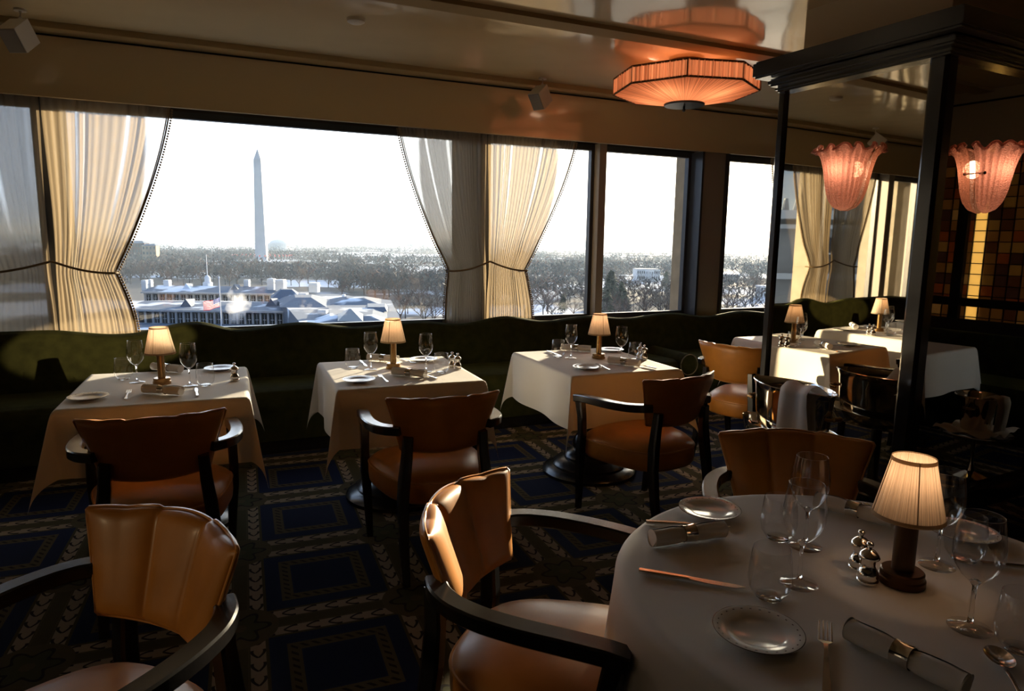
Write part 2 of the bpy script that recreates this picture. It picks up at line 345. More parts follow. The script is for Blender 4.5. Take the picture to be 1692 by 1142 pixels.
sbox('wall_front_fascia', ((XL+XR)/2, 5.77, 2.648), (XR-XL, .04, .396), Mt['lacquer'])
sbox('trim_slot', ((XL+XR)/2, 5.775, 2.853), (XR-XL, .04, .014), Mt['black'])
sbox('wall_front_lower', ((XL+XR)/2, 5.98, .375), (XR-XL+.4, .1, .75), Mt['darkwall'])
sbox('wall_front_upper', ((XL+XR)/2, 5.98, 2.66), (XR-XL+.4, .1, .42), Mt['darkwall'])
sbox('trim_sill', ((XL+XR)/2, 5.80, .735), (XR-XL, .30, .03), Mt['jamb'])
sbox('wall_back', ((XL+XR)/2, YB-.05, 1.5), (XR-XL+.4, .1, 3.1), Mt['darkwall'])
sbox('wall_left', (XL-.05, (YB+YW)/2, 1.5), (.1, YW-YB+.3, 3.1), Mt['darkwall'])
for nm, y0, y1, z0, z1 in (('wall_right_lower', -1.9, 2.5, 0, .86), ('wall_right_upper', -1.9, 2.5, 2.40, 3.05), ('wall_right_near', YB, -1.9, 0, 3.05), ('wall_right_far', 2.5, YW+.05, 0, 3.05)):
    sbox(nm, (XR+.05, (y0+y1)/2, (z0+z1)/2), (.1, y1-y0, z1-z0), Mt['beige'] if 'upper' in nm else Mt['darkwall'])
sbox('trim_right_slot', (XR-.005, .3, 2.80), (.02, 4.4, .014), Mt['black'])
# windows: glass panes in bronze frames, divided by thin posts, a deep mullion and a panelled pillar
bays = [(-4.15, -3.28), (-2.93, -2.13), (-2.0, -.97), (-.93, 2.40), (2.44, 3.575), (3.655, 4.755), (5.12, 6.55)]
for i, (a, b) in enumerate(bays):
    n = 'window_%d' % (i+1); m = MB()
    for z in (.775, 2.425): m.box(((a+b)/2, 5.955, z), (b-a, .06, .05))
    for x in (a+.018, b-.018): m.box((x, 5.955, 1.6), (.036, .06, 1.6))
    f = struct(m.build(n, Mt['frame'], None, 0))
    g = MB(); g.box(((a+b)/2, 5.955, 1.6), (b-a-.06, .006, 1.6)); g.build('pane', Mt['pane'], f, 0)
for n, x0, x1, y0, y1, mm in (('trim_3', -.97, -.93, 5.92, 5.99, 'frame'), ('trim_4', 2.40, 2.44, 5.92, 5.99, 'frame'), ('trim_5', 3.575, 3.655, 5.83, 5.99, 'jamb'), ('trim_6', -2.13, -2.0, 5.80, 5.99, 'jamb'), ('pillar_1', 4.79, 5.10, 5.80, 6.03, 'jamb'), ('pillar_2', -3.28, -2.93, 5.79, 6.03, 'jamb')):
    sbox(n, ((x0+x1)/2, (y0+y1)/2, 1.6), (x1-x0, y1-y0, 1.72), Mt[mm])
for n, x0, x1 in (('trim_7', 4.765, 4.79), ('trim_8', 5.10, 5.125)):
    sbox(n, ((x0+x1)/2, 5.86, 1.6), (x1-x0, .2, 1.7), Mt['frame'])
sbox('pillar_outside', (5.10, 6.22, 0), (.50, .16, 8), Mt['stone'])
sbox('pillar_outside_3', (2.43, 6.32, 0), (.18, .56, 8), Mt['stone']); sbox('pillar_outside_4', (-.95, 6.18, 0), (.18, .28, 8), Mt['stone'])
sbox('pillar_outside_2', (-3.1, 6.42, 0), (.5, .5, 8), Mt['stone'])
# ================================================================ curtains
def curtain(label, xi, xo, xw, xb, sgn, N, seed, group='sheer window curtains'):
    """one half of a pair: xi inner edge, xo outer edge at the top, xw at the tieback, xb at the bottom"""
    zt, zw, zb, Y = 2.47, 1.245, .75, 5.865
    rnd = random.Random(seed); ph = [rnd.uniform(0, 6) for _ in range(4)]
    def outer(z):
        if z >= zw:
            t = (zt-z)/(zt-zw); return xo+(xw-xo)*(t**1.45*.75+t*.25)
        t = (zw-z)/(zw-zb); return xw+(xb-xw)*math.sin(t*PI/2)
    def inner(z): return xi+sgn*(.002+.016*max(0, math.sin((z-zb)/(zt-zb)*PI))**2)
    def fn(u, v):
        z = zb+(zt-zb)*v; o, i = outer(z), inner(z); tight = math.exp(-((z-zw)/.17)**2)
        uu = u+.035*math.sin(2*PI*u*2+ph[0])*(1-u)*u*4
        a = .011*(1-.4*tight)*min(1, .35+abs(z-zw)*1.1)*(.55+.45*math.sin(9*u+ph[0]))
        y = Y+a*math.sin(2*PI*N*u+ph[1]+.5*math.sin(7*u+ph[2]+1.5*v))+.006*math.sin(2*PI*N*2.3*u+ph[3])-.022*tight
        bulge = .03*math.exp(-((z-zw-.14)/.10)**2)*math.exp(-((u-.8)/.2)**2)
        return (i+(o-i)*uu, y-bulge*.8, z+.02*tight*(u-.5))
    m = MB(); m.grid(N*9, 44, fn); cu = m.build('sheer_curtain', Mt['sheer'], None, 180)
    at = cu.data.attributes.new('single_layer', 'FLOAT', 'POINT'); nu_ = N*9
    def sl_(u, v):
        z = zb+(zt-zb)*v; a = max(0, min(1, (u-(1.0-.22*max(0, (z-1.55)/(zt-1.55)))) / .03)); b = max(0, min(1, (z-1.6)/.3))
        slit = max(0, math.sin(u*23+ph[1])*math.sin(u*41+ph[2])-.62)*2.4*max(0, min(1, (z-1.5)/.5))
        return min(1, a*b+slit)
    at.data.foreach_set('value', [sl_(i/nu_, j/44) for j in range(45) for i in range(nu_+1)])
    tag(cu, label, 'curtain', group)
    b = MB(); pts = [Vector(fn(1, v/90)) for v in range(91)]
    b.tube(pts, .006, 5)
    b.tube([Vector(fn(.985, v/40))+Vector((0, -.004, 0)) for v in range(41)], .004, 4)
    for k in range(2, 90): b.ball(pts[k]+Vector((sgn*.016, 0, -.006)), .0085, 6, 4)
    b.build('pompom_trim', Mt['hem'], cu, 60)
    t = MB(); P = []
    for k in range(25):
        u = k/24; x0, x1 = xi-sgn*.0, xw
        P.append((x0+(x1-x0)*u, Y-.075-.015*math.sin(PI*u), zw+.085*(1-u)**1.4-.012*math.sin(PI*u)))
    P += [(xw+sgn*.012, Y-.02, zw), (xw+sgn*.010, Y+.045, zw+.004)]
    t.tube(P, .0085, 7); t.build('tieback', Mt['rope'], cu, 60)
    return cu
curtain('shaded left half of the curtain pair at the left end of the window', -.952, -1.80, -1.45, -1.55, -1, 8, 1)
curtain('sunlit half curtain tied back on the left of the wide obelisk view', -.948, -.135, -.56, -.45, 1, 8, 2)
curtain('grey-shaded half curtain on the right of the wide obelisk view', 2.418, 1.605, 2.04, 2.015, -1, 12, 3)
curtain('golden half curtain just left of the deep window mullion', 2.422, 3.33, 2.80, 2.90, 1, 14, 4)
curtain('half curtain mostly hidden behind the far post of the mirrored column', 6.42, 5.80, 6.08, 6.04, -1, 9, 5)
# ================================================================ banquette
def wave(x):
    xs = [-4.3, -3.3, -2.5, -1.75, -1.0, -.52, -.05, .26, .70, 1.15, 1.64, 2.05, 2.45, 2.88, 3.31, 3.75, 4.24, 4.75, 5.2, 5.7, 6.2, 6.7]
    zs = [.815, .87, .815, .87, .868, .822, .893, .826, .862, .808, .836, .80, .851, .795, .828, .79, .827, .778, .818, .78, .82, .78]
    for i in range(len(xs)-1):
        if xs[i] <= x <= xs[i+1]:
            t = (x-xs[i])/(xs[i+1]-xs[i]); t = (1-math.cos(PI*t))/2; return zs[i]+(zs[i+1]-zs[i])*t+.004
    return .82
bq = thing('banquette', 'long dark green velvet banquette with wavy top under the windows', 'banquette', (0, 0, 0))
m = MB(); sec = [(5.47, .40), (5.44, .60), (5.45, .80), (5.465, .93), (5.49, .975), (5.53, .995), (5.58, .985), (5.62, .95), (5.635, .85), (5.64, .10)]
def bfn(u, v):
    x = -4.15+(6.5+4.15)*u; k = v*(len(sec)-1); i = min(int(k), len(sec)-2); f = k-i
    y = sec[i][0]+(sec[i+1][0]-sec[i][0])*f; q = sec[i][1]+(sec[i+1][1]-sec[i][1])*f
    top = wave(x); seam = min(abs(x-s) for s in (-2.5, -.52, 1.15, 2.88, 4.75))
    y += .012*math.exp(-(seam/.03)**2) if y < 5.55 else 0
    return (x, y-.02*(top-.82)*8*(1 if y < 5.5 else 0), .30+(top-.30)*(q-.30)/.695 if q > .3 else q)
m.grid(240, 27, bfn); m.build('backrest', Mt['velvet'], bq, 60)
m = MB()
def sfn(u, v):
    x = -4.15+10.65*u; pr = [(4.92, .10), (4.915, .30), (4.90, .34), (4.895, .42), (4.92, .455), (4.98, .47), (5.47, .46)]
    k = v*(len(pr)-1); i = min(int(k), len(pr)-2); f = k-i
    return (x, pr[i][0]+(pr[i+1][0]-pr[i][0])*f, pr[i][1]+(pr[i+1][1]-pr[i][1])*f)
m.grid(60, 18, sfn); m.build('seat', Mt['velvet'], bq, 60)
m = MB(); m.box((1.2, 5.25, .05), (10.6, .6, .10)); m.build('plinth', Mt['wood'], bq, 0)
m = MB(); m.lathe([(1e-5, 0), (.07, 0), (.092, .012), (.097, .03), (.097, .55)], 24)
m.v = [(4.0+x, 4.87+z, .43+y) for x, y, z in m.v]; m.build('rolled_arm', Mt['velvet'], bq, 50)
m = MB(); m.tube([(4.0+.094*math.cos(a), 4.868, .43+.094*math.sin(a)) for a in np.linspace(0, 2*PI, 30, endpoint=False)], .005, 6, True); m.build('arm_piping', pbr('velvet_piping', (.20, .17, .10), .5), bq, 60)
# banquette along the right-hand wall (seen in the mirror)
b2 = thing('banquette', 'dark banquette under the amber glass screen reflected in the right mirror', 'banquette', (0, 0, 0))
m = MB(); pf = [(6.10, .40), (6.06, .6), (6.07, .72), (6.10, .79), (6.16, .80), (6.24, .78), (6.26, .1)]
m.grid(30, 6, lambda u, v: (pf[round(v*6)][0], -1.9+4.3*u, pf[round(v*6)][1])); m.build('backrest', Mt['velvet'], b2, 60)
m = MB(); m.box((5.85, .25, .36), (.55, 4.3, .22)); m.box((5.95, .25, .14), (.5, 4.3, .26)); m.build('seat', Mt['velvet'], b2, 0)
# amber leaded-glass screen in the right-hand wall
sc = thing('leaded_glass_screen', 'amber leaded-glass screen in black bars reflected in the right mirror', 'glass screen', (XR, .3, 0))
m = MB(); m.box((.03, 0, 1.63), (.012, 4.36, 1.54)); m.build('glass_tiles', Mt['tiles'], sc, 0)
m = MB()
for k in range(-20, 21): m.box((.018, k*.105, 1.63), (.016, .007, 1.54))
for k in range(9, 25): m.box((.018, 0, k*.098), (.016, 4.36, .007))
m.build('lead_lines', Mt['lead'], sc, 0)
for y in (-1.45, -.35, .75, 1.85):
    m = MB(); m.box((-.005, y-.1, 1.63), (.05, .09, 1.54)); m.build('upright_bar', Mt['lead'], sc, 0)
m = MB(); m.box((-.004, 0, 1.02), (.045, 4.36, .07)); m.build('cross_bar', Mt['lead'], sc, 0)
# ================================================================ mirrored column
CA = math.radians(3.2)
col = thing('column', 'mirror-clad column with black posts and heavy black crown at the right', 'column', (3.40, 2.335, 0), CA)
def cbox(n, c, d, mm, par=col, ang=0): m = MB(); m.box(c, d); return m.build(n, Mt[mm], par, ang)
cbox('core', (.66, .50, 1.22), (1.2, .9, 2.44), 'black'); cbox('upper_shaft', (.67, .45, 2.765), (1.28, .87, .31), 'beige')
cbox('mirror_panel', (.012, .50, 1.28), (.012, .93, 2.36), 'mirror'); cbox('mirror_panel', (.68, .012, 1.28), (1.22, .012, 2.36), 'mirror')
def post(c, w): m = MB(); m.sweep([(c[0], c[1], .02), (c[0], c[1], 2.46)], rrect(w, w, .35), (0, 1, 0)); m.build('post', Mt['wood'], col, 30)
post((.025, .025), .10); post((.01, .985), .055); post((1.33, .025), .10)
m = MB(); m.box((.68, .49, .06), (1.40, 1.06, .12)); m.build('base', Mt['wood'], col, 0)
m = MB()
ox, oy = 1.36, .955
for k, (o, z0, z1) in enumerate(((.055, 2.445, 2.48), (.085, 2.48, 2.525), (.15, 2.53, 2.63))):
    for j, (q, za, zb_) in enumerate(((.012, z0, z0+.012), (0, z0+.012, z1-.012), (.012, z1-.012, z1))):
        m.box((ox/2, oy/2, (za+zb_)/2), (ox+2*(o-q), oy+2*(o-q), zb_-za))
m.build('crown', Mt['wood'], col, 0)
def sconce(label, par_loc, rz):
    t = thing('wall_sconce', label, 'wall lamp', par_loc, rz, 'pink glass sconces on the mirrored column')
    m = MB(); prof = []
    P = [(.012, 0), (.055, .02), (.082, .06), (.098, .12), (.108, .18), (.118, .24), (.132, .29), (.150, .325), (.168, .34)]
    def fn(u, v):
        k = v*(len(P)-1); i = min(int(k), len(P)-2); f = k-i; r = P[i][0]+(P[i+1][0]-P[i][0])*f; z = P[i][1]+(P[i+1][1]-P[i][1])*f
        a = PI*u; fl = 1+.06*math.cos(a*24)*min(1, v*3)
        ruf = max(0, v-.78)/.22
        return (r*fl*math.cos(a)*(1+.10*ruf*math.sin(a*9)), -r*fl*math.sin(a)*.92*(1+.12*ruf*math.sin(a*11))-.012, z+.018*ruf*math.sin(a*13))
    m.grid(130, 26, fn); m.build('glass_shell', Mt['pink'], t, 180)
    m = MB(); m.tube([fn(u/60, 1) for u in range(61)], .007, 6); m.build('ruffled_rim', Mt['pink'], t, 60)
    m = MB(); m.box((0, -.008, .2), (.06, .012, .14)); m.build('back_plate', Mt['black'], t, 0)
    for sx in (-.098,):
        m = MB(); m.tube([(sx, 0, .205), (sx, -.045, .205)], .004, 6); m.ball((sx, -.048, .205), .009, 8, 6); m.build('fixing_knob', Mt['black'], t, 50)
    l = bpy.data.lights.new('sconce_light', 'POINT'); l.energy = 1.15; l.color = (1, .6, .42); l.shadow_soft_size = .05
    o = bpy.data.objects.new('sconce_light', l); C.objects.link(o); o.parent = t; o.location = (0, -.062, .235)
Rc = Matrix.Rotation(CA, 3, 'Z')
def onc(x, y, z): return Vector((3.40, 2.335, 0))+Rc @ Vector((x, y, z))
sconce('pink fluted glass sconce on the left mirror between the two black posts', onc(.004, .50, 1.715), CA-PI/2)
sconce('pink fluted glass sconce on the right mirror at the picture edge', onc(.46, .004, 1.70), CA)
# ================================================================ ceiling fittings, then two added spots for bounced sun
t = thing('ceiling_lamp', 'octagonal pleated coral silk lamp glowing on the glossy ceiling', 'ceiling lamp', (3.48, 4.46, 0), math.radians(8))
Rr = .545; zb_, zt_, z0, z1 = 2.668, 2.784, 2.582, 2.878
def octr(a): q = (a % (PI/4))-PI/8; return math.cos(PI/8)/math.cos(q)
def pl(a, k=150): return .007*math.sin(a*k)+.006*math.sin(a*62+1.5*math.sin(a*5))+.004*math.sin(a*97+2)
def shade_ring(r0, za, r1, zb2, nm, nv=6):
    m = MB(); m.grid(720, nv, lambda u, v: ((lambda a, R: (R*math.cos(a), R*math.sin(a), za+(zb2-za)*v))(2*PI*u, (r0+(r1-r0)*v)*octr(2*PI*u)+pl(2*PI*u)*(1 if nm == 'pleated_band' else 1.5*(r0+(r1-r0)*v)/Rr))))
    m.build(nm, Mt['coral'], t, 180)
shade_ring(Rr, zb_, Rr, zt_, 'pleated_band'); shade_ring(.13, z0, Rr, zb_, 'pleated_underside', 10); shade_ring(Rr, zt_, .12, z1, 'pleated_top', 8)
m = MB()
for z in (zb_, zt_):
    m.sweep([(Rr*1.004*math.cos(k*PI/4), Rr*1.004*math.sin(k*PI/4), z) for k in range(8)], rrect(.012, .014), (0, 0, 1), None, False, True)
for k in range(8): m.box((Rr*math.cos(k*PI/4), Rr*math.sin(k*PI/4), (zb_+zt_)/2), (.010, .010, zt_-zb_), k*PI/4)
m.build('binding', Mt['coraltrim'], t, 0)
m = MB(); m.lathe([(1e-5, -.016), (.15, -.014), (.155, -.006), (.155, 0), (1e-5, .002)], 48, (0, 0, z0)); m.build('disc', Mt['frame'], t, 30)
m = MB(); m.tube([(0, 0, z0-.05), (0, 0, z0)], .008, 8); m.ball((0, 0, z0-.045), .013, 8, 6); m.build('finial', Mt['frame'], t, 50)
m = MB(); m.lathe([(.13, 2.875), (.13, 2.90), (1e-5, 2.90)], 40); m.build('canopy', Mt['coraltrim'], t, 30)
for k in range(4):
    a = k*PI/2+.3; l = bpy.data.lights.new('lamp_light', 'POINT'); l.energy = 2.0; l.color = (1, .66, .42); l.shadow_soft_size = .11
    o = bpy.data.objects.new('lamp_light', l); C.objects.link(o); o.parent = t; o.location = (.26*math.cos(a), .26*math.sin(a), 2.755)
def speaker(label, x, y, rz):
    t = thing('loudspeaker', label, 'loudspeaker', (x, y, ZC), rz, 'small white ceiling loudspeakers')
    m = MB(); m.lathe([(.035, -.012), (.035, 0), (1e-5, 0)], 16); m.tube([(0, 0, -.01), (0, 0, -.05), (0, -.02, -.075)], .010, 8); m.build('bracket', Mt['white'], t, 40)
    m = MB(); m.box((0, 0, 0), (.115, .15, .15)); R3 = Matrix.Rotation(math.radians(38), 3, 'X')
    m.v = [tuple(R3 @ Vector(v)+Vector((0, -.03, -.165))) for v in m.v]; m.build('cabinet', Mt['white'], t, 0)
    m = MB(); m.box((0, -.078, 0), (.105, .006, .14)); m.v = [tuple(R3 @ Vector(v)+Vector((0, -.03, -.165))) for v in m.v]; m.build('grille', Mt['grille'], t, 0)
speaker('white box loudspeaker hanging from the ceiling left of the coral lamp', 2.76, 5.47, math.radians(-62))
speaker('white box loudspeaker at the upper left corner of the picture', -.93, 5.38, math.radians(-28))
speaker('white loudspeaker half hidden behind the far post of the mirrored column', 5.95, 5.42, math.radians(-40))
p = atz(588, 31, ZC); m = MB(); m.lathe([(1e-5, -.03), (.04, -.028), (.055, -.02), (.06, 0)], 28); o = m.build('smoke_detector', Mt['white'], None, 40, loc=(p.x, p.y, ZC)); tag(o, 'round white smoke detector on the ceiling above the wide window', 'smoke detector')

l = bpy.data.lights.new('added_bounce_spot', 'SPOT'); l.energy = 2900; l.color = (1, .80, .5); l.spot_size = math.radians(7); l.spot_blend = .22; l.shadow_soft_size = .02  # added spot, no real lamp: imitates mirror-bounced sun on the velvet
o = bpy.data.objects.new('added_bounce_spot', l); C.objects.link(o); o.location = (3.1, -2.6, 2.7); o.rotation_euler = (Vector((3.1, -2.6, 2.7))-Vector((-.62, 5.45, .76))).to_track_quat('Z', 'Y').to_euler(); o.scale = (1, .42, 1)

l = bpy.data.lights.new('added_bounce_spot_2', 'SPOT'); l.energy = 42; l.color = (1, .74, .40); l.spot_size = math.radians(15); l.spot_blend = .6; l.shadow_soft_size = .12  # second added spot out of view, imitating bounced sun on the lower-left chair
o = bpy.data.objects.new('added_bounce_spot_2', l); C.objects.link(o); o.location = (-3.4, .75, 1.7); o.rotation_euler = (Vector((-3.4, .75, 1.7))-Vector((-.10, 1.62, .70))).to_track_quat('Z', 'Y').to_euler()
# ================================================================ chairs
def make_chair(label, loc, rz, group):
    t = thing('dining_armchair', label, 'chair', loc, rz, group)
    # seat cushion
    def plan(a, s):
        c, q = math.cos(a), math.sin(a); n = 3.2
        k = (abs(c)**n+abs(q)**n)**(-1/n); y = k*q*.262; wdt = .262+.055*(y/.262)
        return (k*c*wdt*s, .01+y*s+(.03*(1-c*c)*s if q > 0 else 0))
    prof = [(.80, .325), (.955, .33), (.99, .345), (1.0, .37), (1.0, .415), (.985, .432), (.955, .448), (.86, .468), (.68, .484), (.4, .493), (.15, .496)]
    m = MB(); n = 56; vs = []
    for s, z in prof:
        for j in range(n): x, y = plan(2*PI*j/n, s); vs.append((x, y, z))
    fs = [(i*n+j, i*n+(j+1) % n, (i+1)*n+(j+1) % n, (i+1)*n+j) for i in range(len(prof)-1) for j in range(n)]
    fs += [tuple(range(n-1, -1, -1)), tuple((len(prof)-1)*n+j for j in range(n))]
    m.add(vs, fs); seat = m.build('seat', Mt['leather'], t, 60)
    m = MB(); m.tube([(*plan(2*PI*j/n, .992), .430) for j in range(n)], .0055, 6, True); m.build('piping', Mt['piping'], seat, 60)
    # backrest: fan-shaped shell with three channels
    def mid(u, v):
        W = .190+.072*max(v, 0)**1.15; x = W*u
        y = -.235-.085*v+.095*(abs(u)**2.0)*(.55+.45*v)
        z0 = .585-.012*math.cos(u*PI/2); zt = .835+.012*(1-((abs(u) % .667)/.333-1)**2 if abs(u) > .333 else 1-(u/.333)**2)*.5-.006*abs(u)**3
        return Vector((x, y, z0+(zt-z0)*v))
    def nrm(u, v):
        e = .01; a = mid(u+e, v)-mid(u-e, v); b = mid(u, v+e)-mid(u, v-e); q = b.cross(a); q.normalize(); return q if q.y > 0 else -q
    def edge(u, v): return max(0, 1-abs(u)**9)**.5*max(0, 1-abs(2*v-1)**9)**.5
    def front(u, v):
        k = abs(u)
        cell = (k/.333) if k < .333 else ((k-.667)/.333)
        ch = max(0, 1-abs(cell)**2.6)**.6
        vv = min(1, v*5)*1.0
        return mid(u, v)+nrm(u, v)*(.014+.019*ch)*edge(u, v)
    def rear(u, v): return mid(u, v)-nrm(u, v)*.026*edge(u, v)
    m = MB(); nu, nv = 66, 26
    cs = lambda t: -math.cos(PI*t)*.35+(2*t-1)*.65
    U = [cs(i/nu) for i in range(nu+1)]; V = [(cs(j/nv)+1)/2 for j in range(nv+1)]
    m.add([front(a, b) for b in V for a in U], [(j*(nu+1)+i, j*(nu+1)+i+1, (j+1)*(nu+1)+i+1, (j+1)*(nu+1)+i) for j in range(nv) for i in range(nu)])
    m.add([rear(a, b) for b in V for a in U], [(j*(nu+1)+i+1, j*(nu+1)+i, (j+1)*(nu+1)+i, (j+1)*(nu+1)+i+1) for j in range(nv) for i in range(nu)])
    back = m.build('backrest', Mt['leather'], t, 75, weld=.0006)
    ring = [(-1, v) for v in np.linspace(.02, .98, 14)]+[(u, 1) for u in np.linspace(-.98, .98, 40)]+[(1, v) for v in np.linspace(.98, .02, 14)]+[(u, 0) for u in np.linspace(.98, -.98, 30)]
    m = MB(); m.tube([mid(u, v)-nrm(max(-.97, min(.97, u)), max(.03, min(.97, v)))*.004 for u, v in ring], .0052, 6, True); m.build('piping', Mt['piping'], back, 60)
    # rear legs, front legs that rise into the arm posts, arms
    for s in (-1, 1):
        m = MB(); m.sweep([(s*.205, -.335, 0), (s*.203, -.29, .18), (s*.200, -.262, .36), (s*.190, -.252, .46), (s*.178, -.250, .56), (s*.172, -.256, .66)], rrect(.046, .046), (0, 1, 0), [.72, .9, 1.05, 1.1, 1, .9]); m.build('leg', Mt['wood'], t, 30)
        m = MB(); m.sweep([(s*.262, .252, 0), (s*.272, .235, .20), (s*.283, .222, .36), (s*.288, .205, .46), (s*.286, .215, .56), (s*.286, .235, .650)], rrect(.044, .046), (0, 1, 0), [.68, .9, 1.05, .92, .95, 1.1]); m.build('leg', Mt['wood'], t, 30)
        P = [(s*.286, .262, .652), (s*.288, .21, .660), (s*.298, .12, .668), (s*.304, .02, .673), (s*.300, -.07, .677), (s*.282, -.15, .681), (s*.248, -.205, .685), (s*.200, -.238, .687)]
        P2 = []
        for i in range(len(P)-1):
            for q in range(4):
                a, b = Vector(P[i]), Vector(P[i+1]); P2.append(a.lerp(b, q/4))
        P2.append(Vector(P[-1]))
        for _ in range(2): P2 = [P2[0]]+[(P2[i-1]+P2[i]*2+P2[i+1])/4 for i in range(1, len(P2)-1)]+[P2[-1]]
        m = MB(); m.sweep(P2, rrect(.054, .040, .25), (0, 0, 1), [(1.05-.1*i/28, 1.0) for i in range(len(P2))]); m.build('arm', Mt['wood'], t, 30)
    return t
G1, G2 = 'tan leather armchairs at the window tables', 'tan leather armchairs in the foreground'
def fz(dx, dy): return math.atan2(-dx, dy)
chair0 = make_chair('tan leather armchair seen from behind at the leftmost white-clothed window table', (-0.188, 3.157, 0), math.radians(-1), G1)
dup(chair0, 'tan leather armchair seen from behind at the middle white-clothed window table', (.985, 3.075, 0), math.radians(-3))
dup(chair0, 'tan leather armchair with light ripples on its back at the third window table', (2.225, 3.047, 0), math.radians(9))
dup(chair0, 'tan leather armchair beyond the tall silver tub beside the mirrored column', (3.53, 3.66, 0), math.radians(-73))
dup(chair0, 'tan leather armchair on the far side of the round table, behind the wine glasses', (1.78, 1.545, 0), fz(-.53, -.73), G2)
dup(chair0, 'tan leather armchair at the lower left with its seat cut by the frame', (-0.297, 1.602, 0), fz(-.77, -.64), G2)
dup(chair0, 'tan leather armchair drawn up to the near left side of the round table', (.80, 1.475, 0), fz(.68, -.69), G2)
# ================================================================ tables and cloths
def pedestal_table(label, x, y, rz, hw, hd, round_=False, group='window tables'):
    t = thing('pedestal_table', label, 'table', (x, y, 0), rz, group)
    m = MB()
    if round_: m.lathe([(1e-5, .715), (hw-.01, .715), (hw, .725), (hw, .745), (hw-.01, .75), (1e-5, .75)], 64)
    else: m.box((0, 0, .7325), (2*hw-.01, 2*hd-.01, .035))
    m.build('tabletop', Mt['wood'], t, 30)
    m = MB(); m.lathe([(.16, .715), (.10, .69), (.05, .66), (.045, .55), (.06, .50), (.085, .45), (.09, .40), (.075, .34), (.05, .30), (.06, .27), (.09, .25), (.11, .21), (.115, .18), (.10, .15)], 32); m.build('column', Mt['wood'], t, 40)
    m = MB(); m.lathe([(.08, .17), (.15, .14), (.17, .115), (.165, .10), (.22, .085), (.245, .065), (.24, .055), (.29, .04), (.31, .02), (.31, 0), (1e-5, 0)], 48); m.build('base', Mt['wood'], t, 40)
    return t
def square_cloth(label, x, y, rz, hw, hd, ov, seed, group='square white tablecloths'):
    rnd = random.Random(seed); ph = [rnd.uniform(0, 6) for _ in range(8)]; zt = .7535
    fl = [rnd.uniform(.18, .30) for _ in range(4)]; tw = [rnd.uniform(-.12, .12) for _ in range(4)]
    def fn(u, v):
        s, q = (2*u-1)*(hw+ov), (2*v-1)*(hd+ov)
        dx, dy = max(0, abs(s)-hw), max(0, abs(q)-hd); sx, sy = (1 if s > 0 else -1), (1 if q > 0 else -1)
        r = math.hypot(dx, dy); X = min(abs(s), hw)*sx; Y = min(abs(q), hd)*sy
        if r == 0: return (X, Y, zt+.0012*math.sin(9*s+ph[0])*math.sin(8*q+ph[1]))
        a = math.atan2(dy, dx); sn = math.sin(2*a); ci = (0 if sx > 0 else 1)+(0 if sy > 0 else 2)
        k = fl[ci]*sn**1.3; d = Vector((math.cos(PI/4+tw[ci])*sx, math.sin(PI/4+tw[ci])*sy))
        rad = .014; out = rad*(1-math.exp(-r/rad)); drop = r-rad*(1-math.exp(-r/rad))*.6
        wav = .014*min(1, r/.2)*(math.sin(11*s+ph[2]+sy)*(dy > dx)+math.sin(11*q+ph[3]+sx)*(dx >= dy))*(1-sn)
        ox = out*math.cos(a)*sx+d.x*r*k+(wav*sx if dx >= dy else 0); oy = out*math.sin(a)*sy+d.y*r*k+(wav*sy if dy > dx else 0)
        return (X+ox, Y+oy, zt-drop*math.sqrt(max(.2, 1-k*k)))
    m = MB(); m.grid(110, 110, fn)
    cl = m.build('tablecloth', Mt['linen'], None, 180, loc=(x, y, 0)); cl.rotation_euler = (0, 0, rz)
    return tag(cl, label, 'tablecloth', group)
TB = [(-.195, 3.905, .398, .425), (1.03, 3.868, .395, .42), (2.315, 3.79, .37, .445), (4.40, 3.92, .39, .40)]
nm = ['leftmost', 'middle', 'third', 'hidden fourth']
for i, (x, y, hw, hd) in enumerate(TB):
    place = ['the leftmost window table', 'the middle window table', 'the third window table', 'the table behind the mirrored column'][i]
    pedestal_table('black pedestal table under a square white cloth, %s' % place, x, y, RZ, hw, hd)
    square_cloth('square white tablecloth on %s' % place, x, y, RZ, hw, hd, .325, 20+i)
RX, RY, RR = 1.368, .974, .584
pedestal_table('round black pedestal table under a white cloth at the lower right', RX, RY, 0, .575, .575, True, 'round table')
def rfn(u, v):
    a = 2*PI*u
    if v < .4: r = RR*v/.4*.97; z = .7535
    else:
        t = (v-.4)/.6; q = min(1, t/.08)*PI/2; r = RR*.97+.022*math.sin(q); z = .7535-.022*(1-math.cos(q))-max(0, t-.08)*.60
        wv = min(1, max(0, t-.05)*1.6)
        r += wv*(.018+.030*math.sin(11*a+1.0)+.016*math.sin(7*a+2.2))
    return (r*math.cos(a), r*math.sin(a), z)
m = MB(); m.grid(240, 60, rfn); o = m.build('tablecloth', Mt['linen'], None, 180, .0005, loc=(RX, RY, 0)); tag(o, 'white floor-length cloth draped over the round table at the lower right', 'tablecloth')
# a table standing outside the frame whose reflection the right mirror shows
pedestal_table('pedestal table reflected dimly in the right mirror', 5.12, 1.25, RZ, .39, .42)
square_cloth('white tablecloth reflected dimly in the right mirror', 5.12, 1.25, RZ, .39, .42, .325, 31)
dup(chair0, 'tan leather armchair reflected dimly in the right mirror', (4.42, 1.22, 0), math.radians(-88), 'chairs seen only in the mirror')
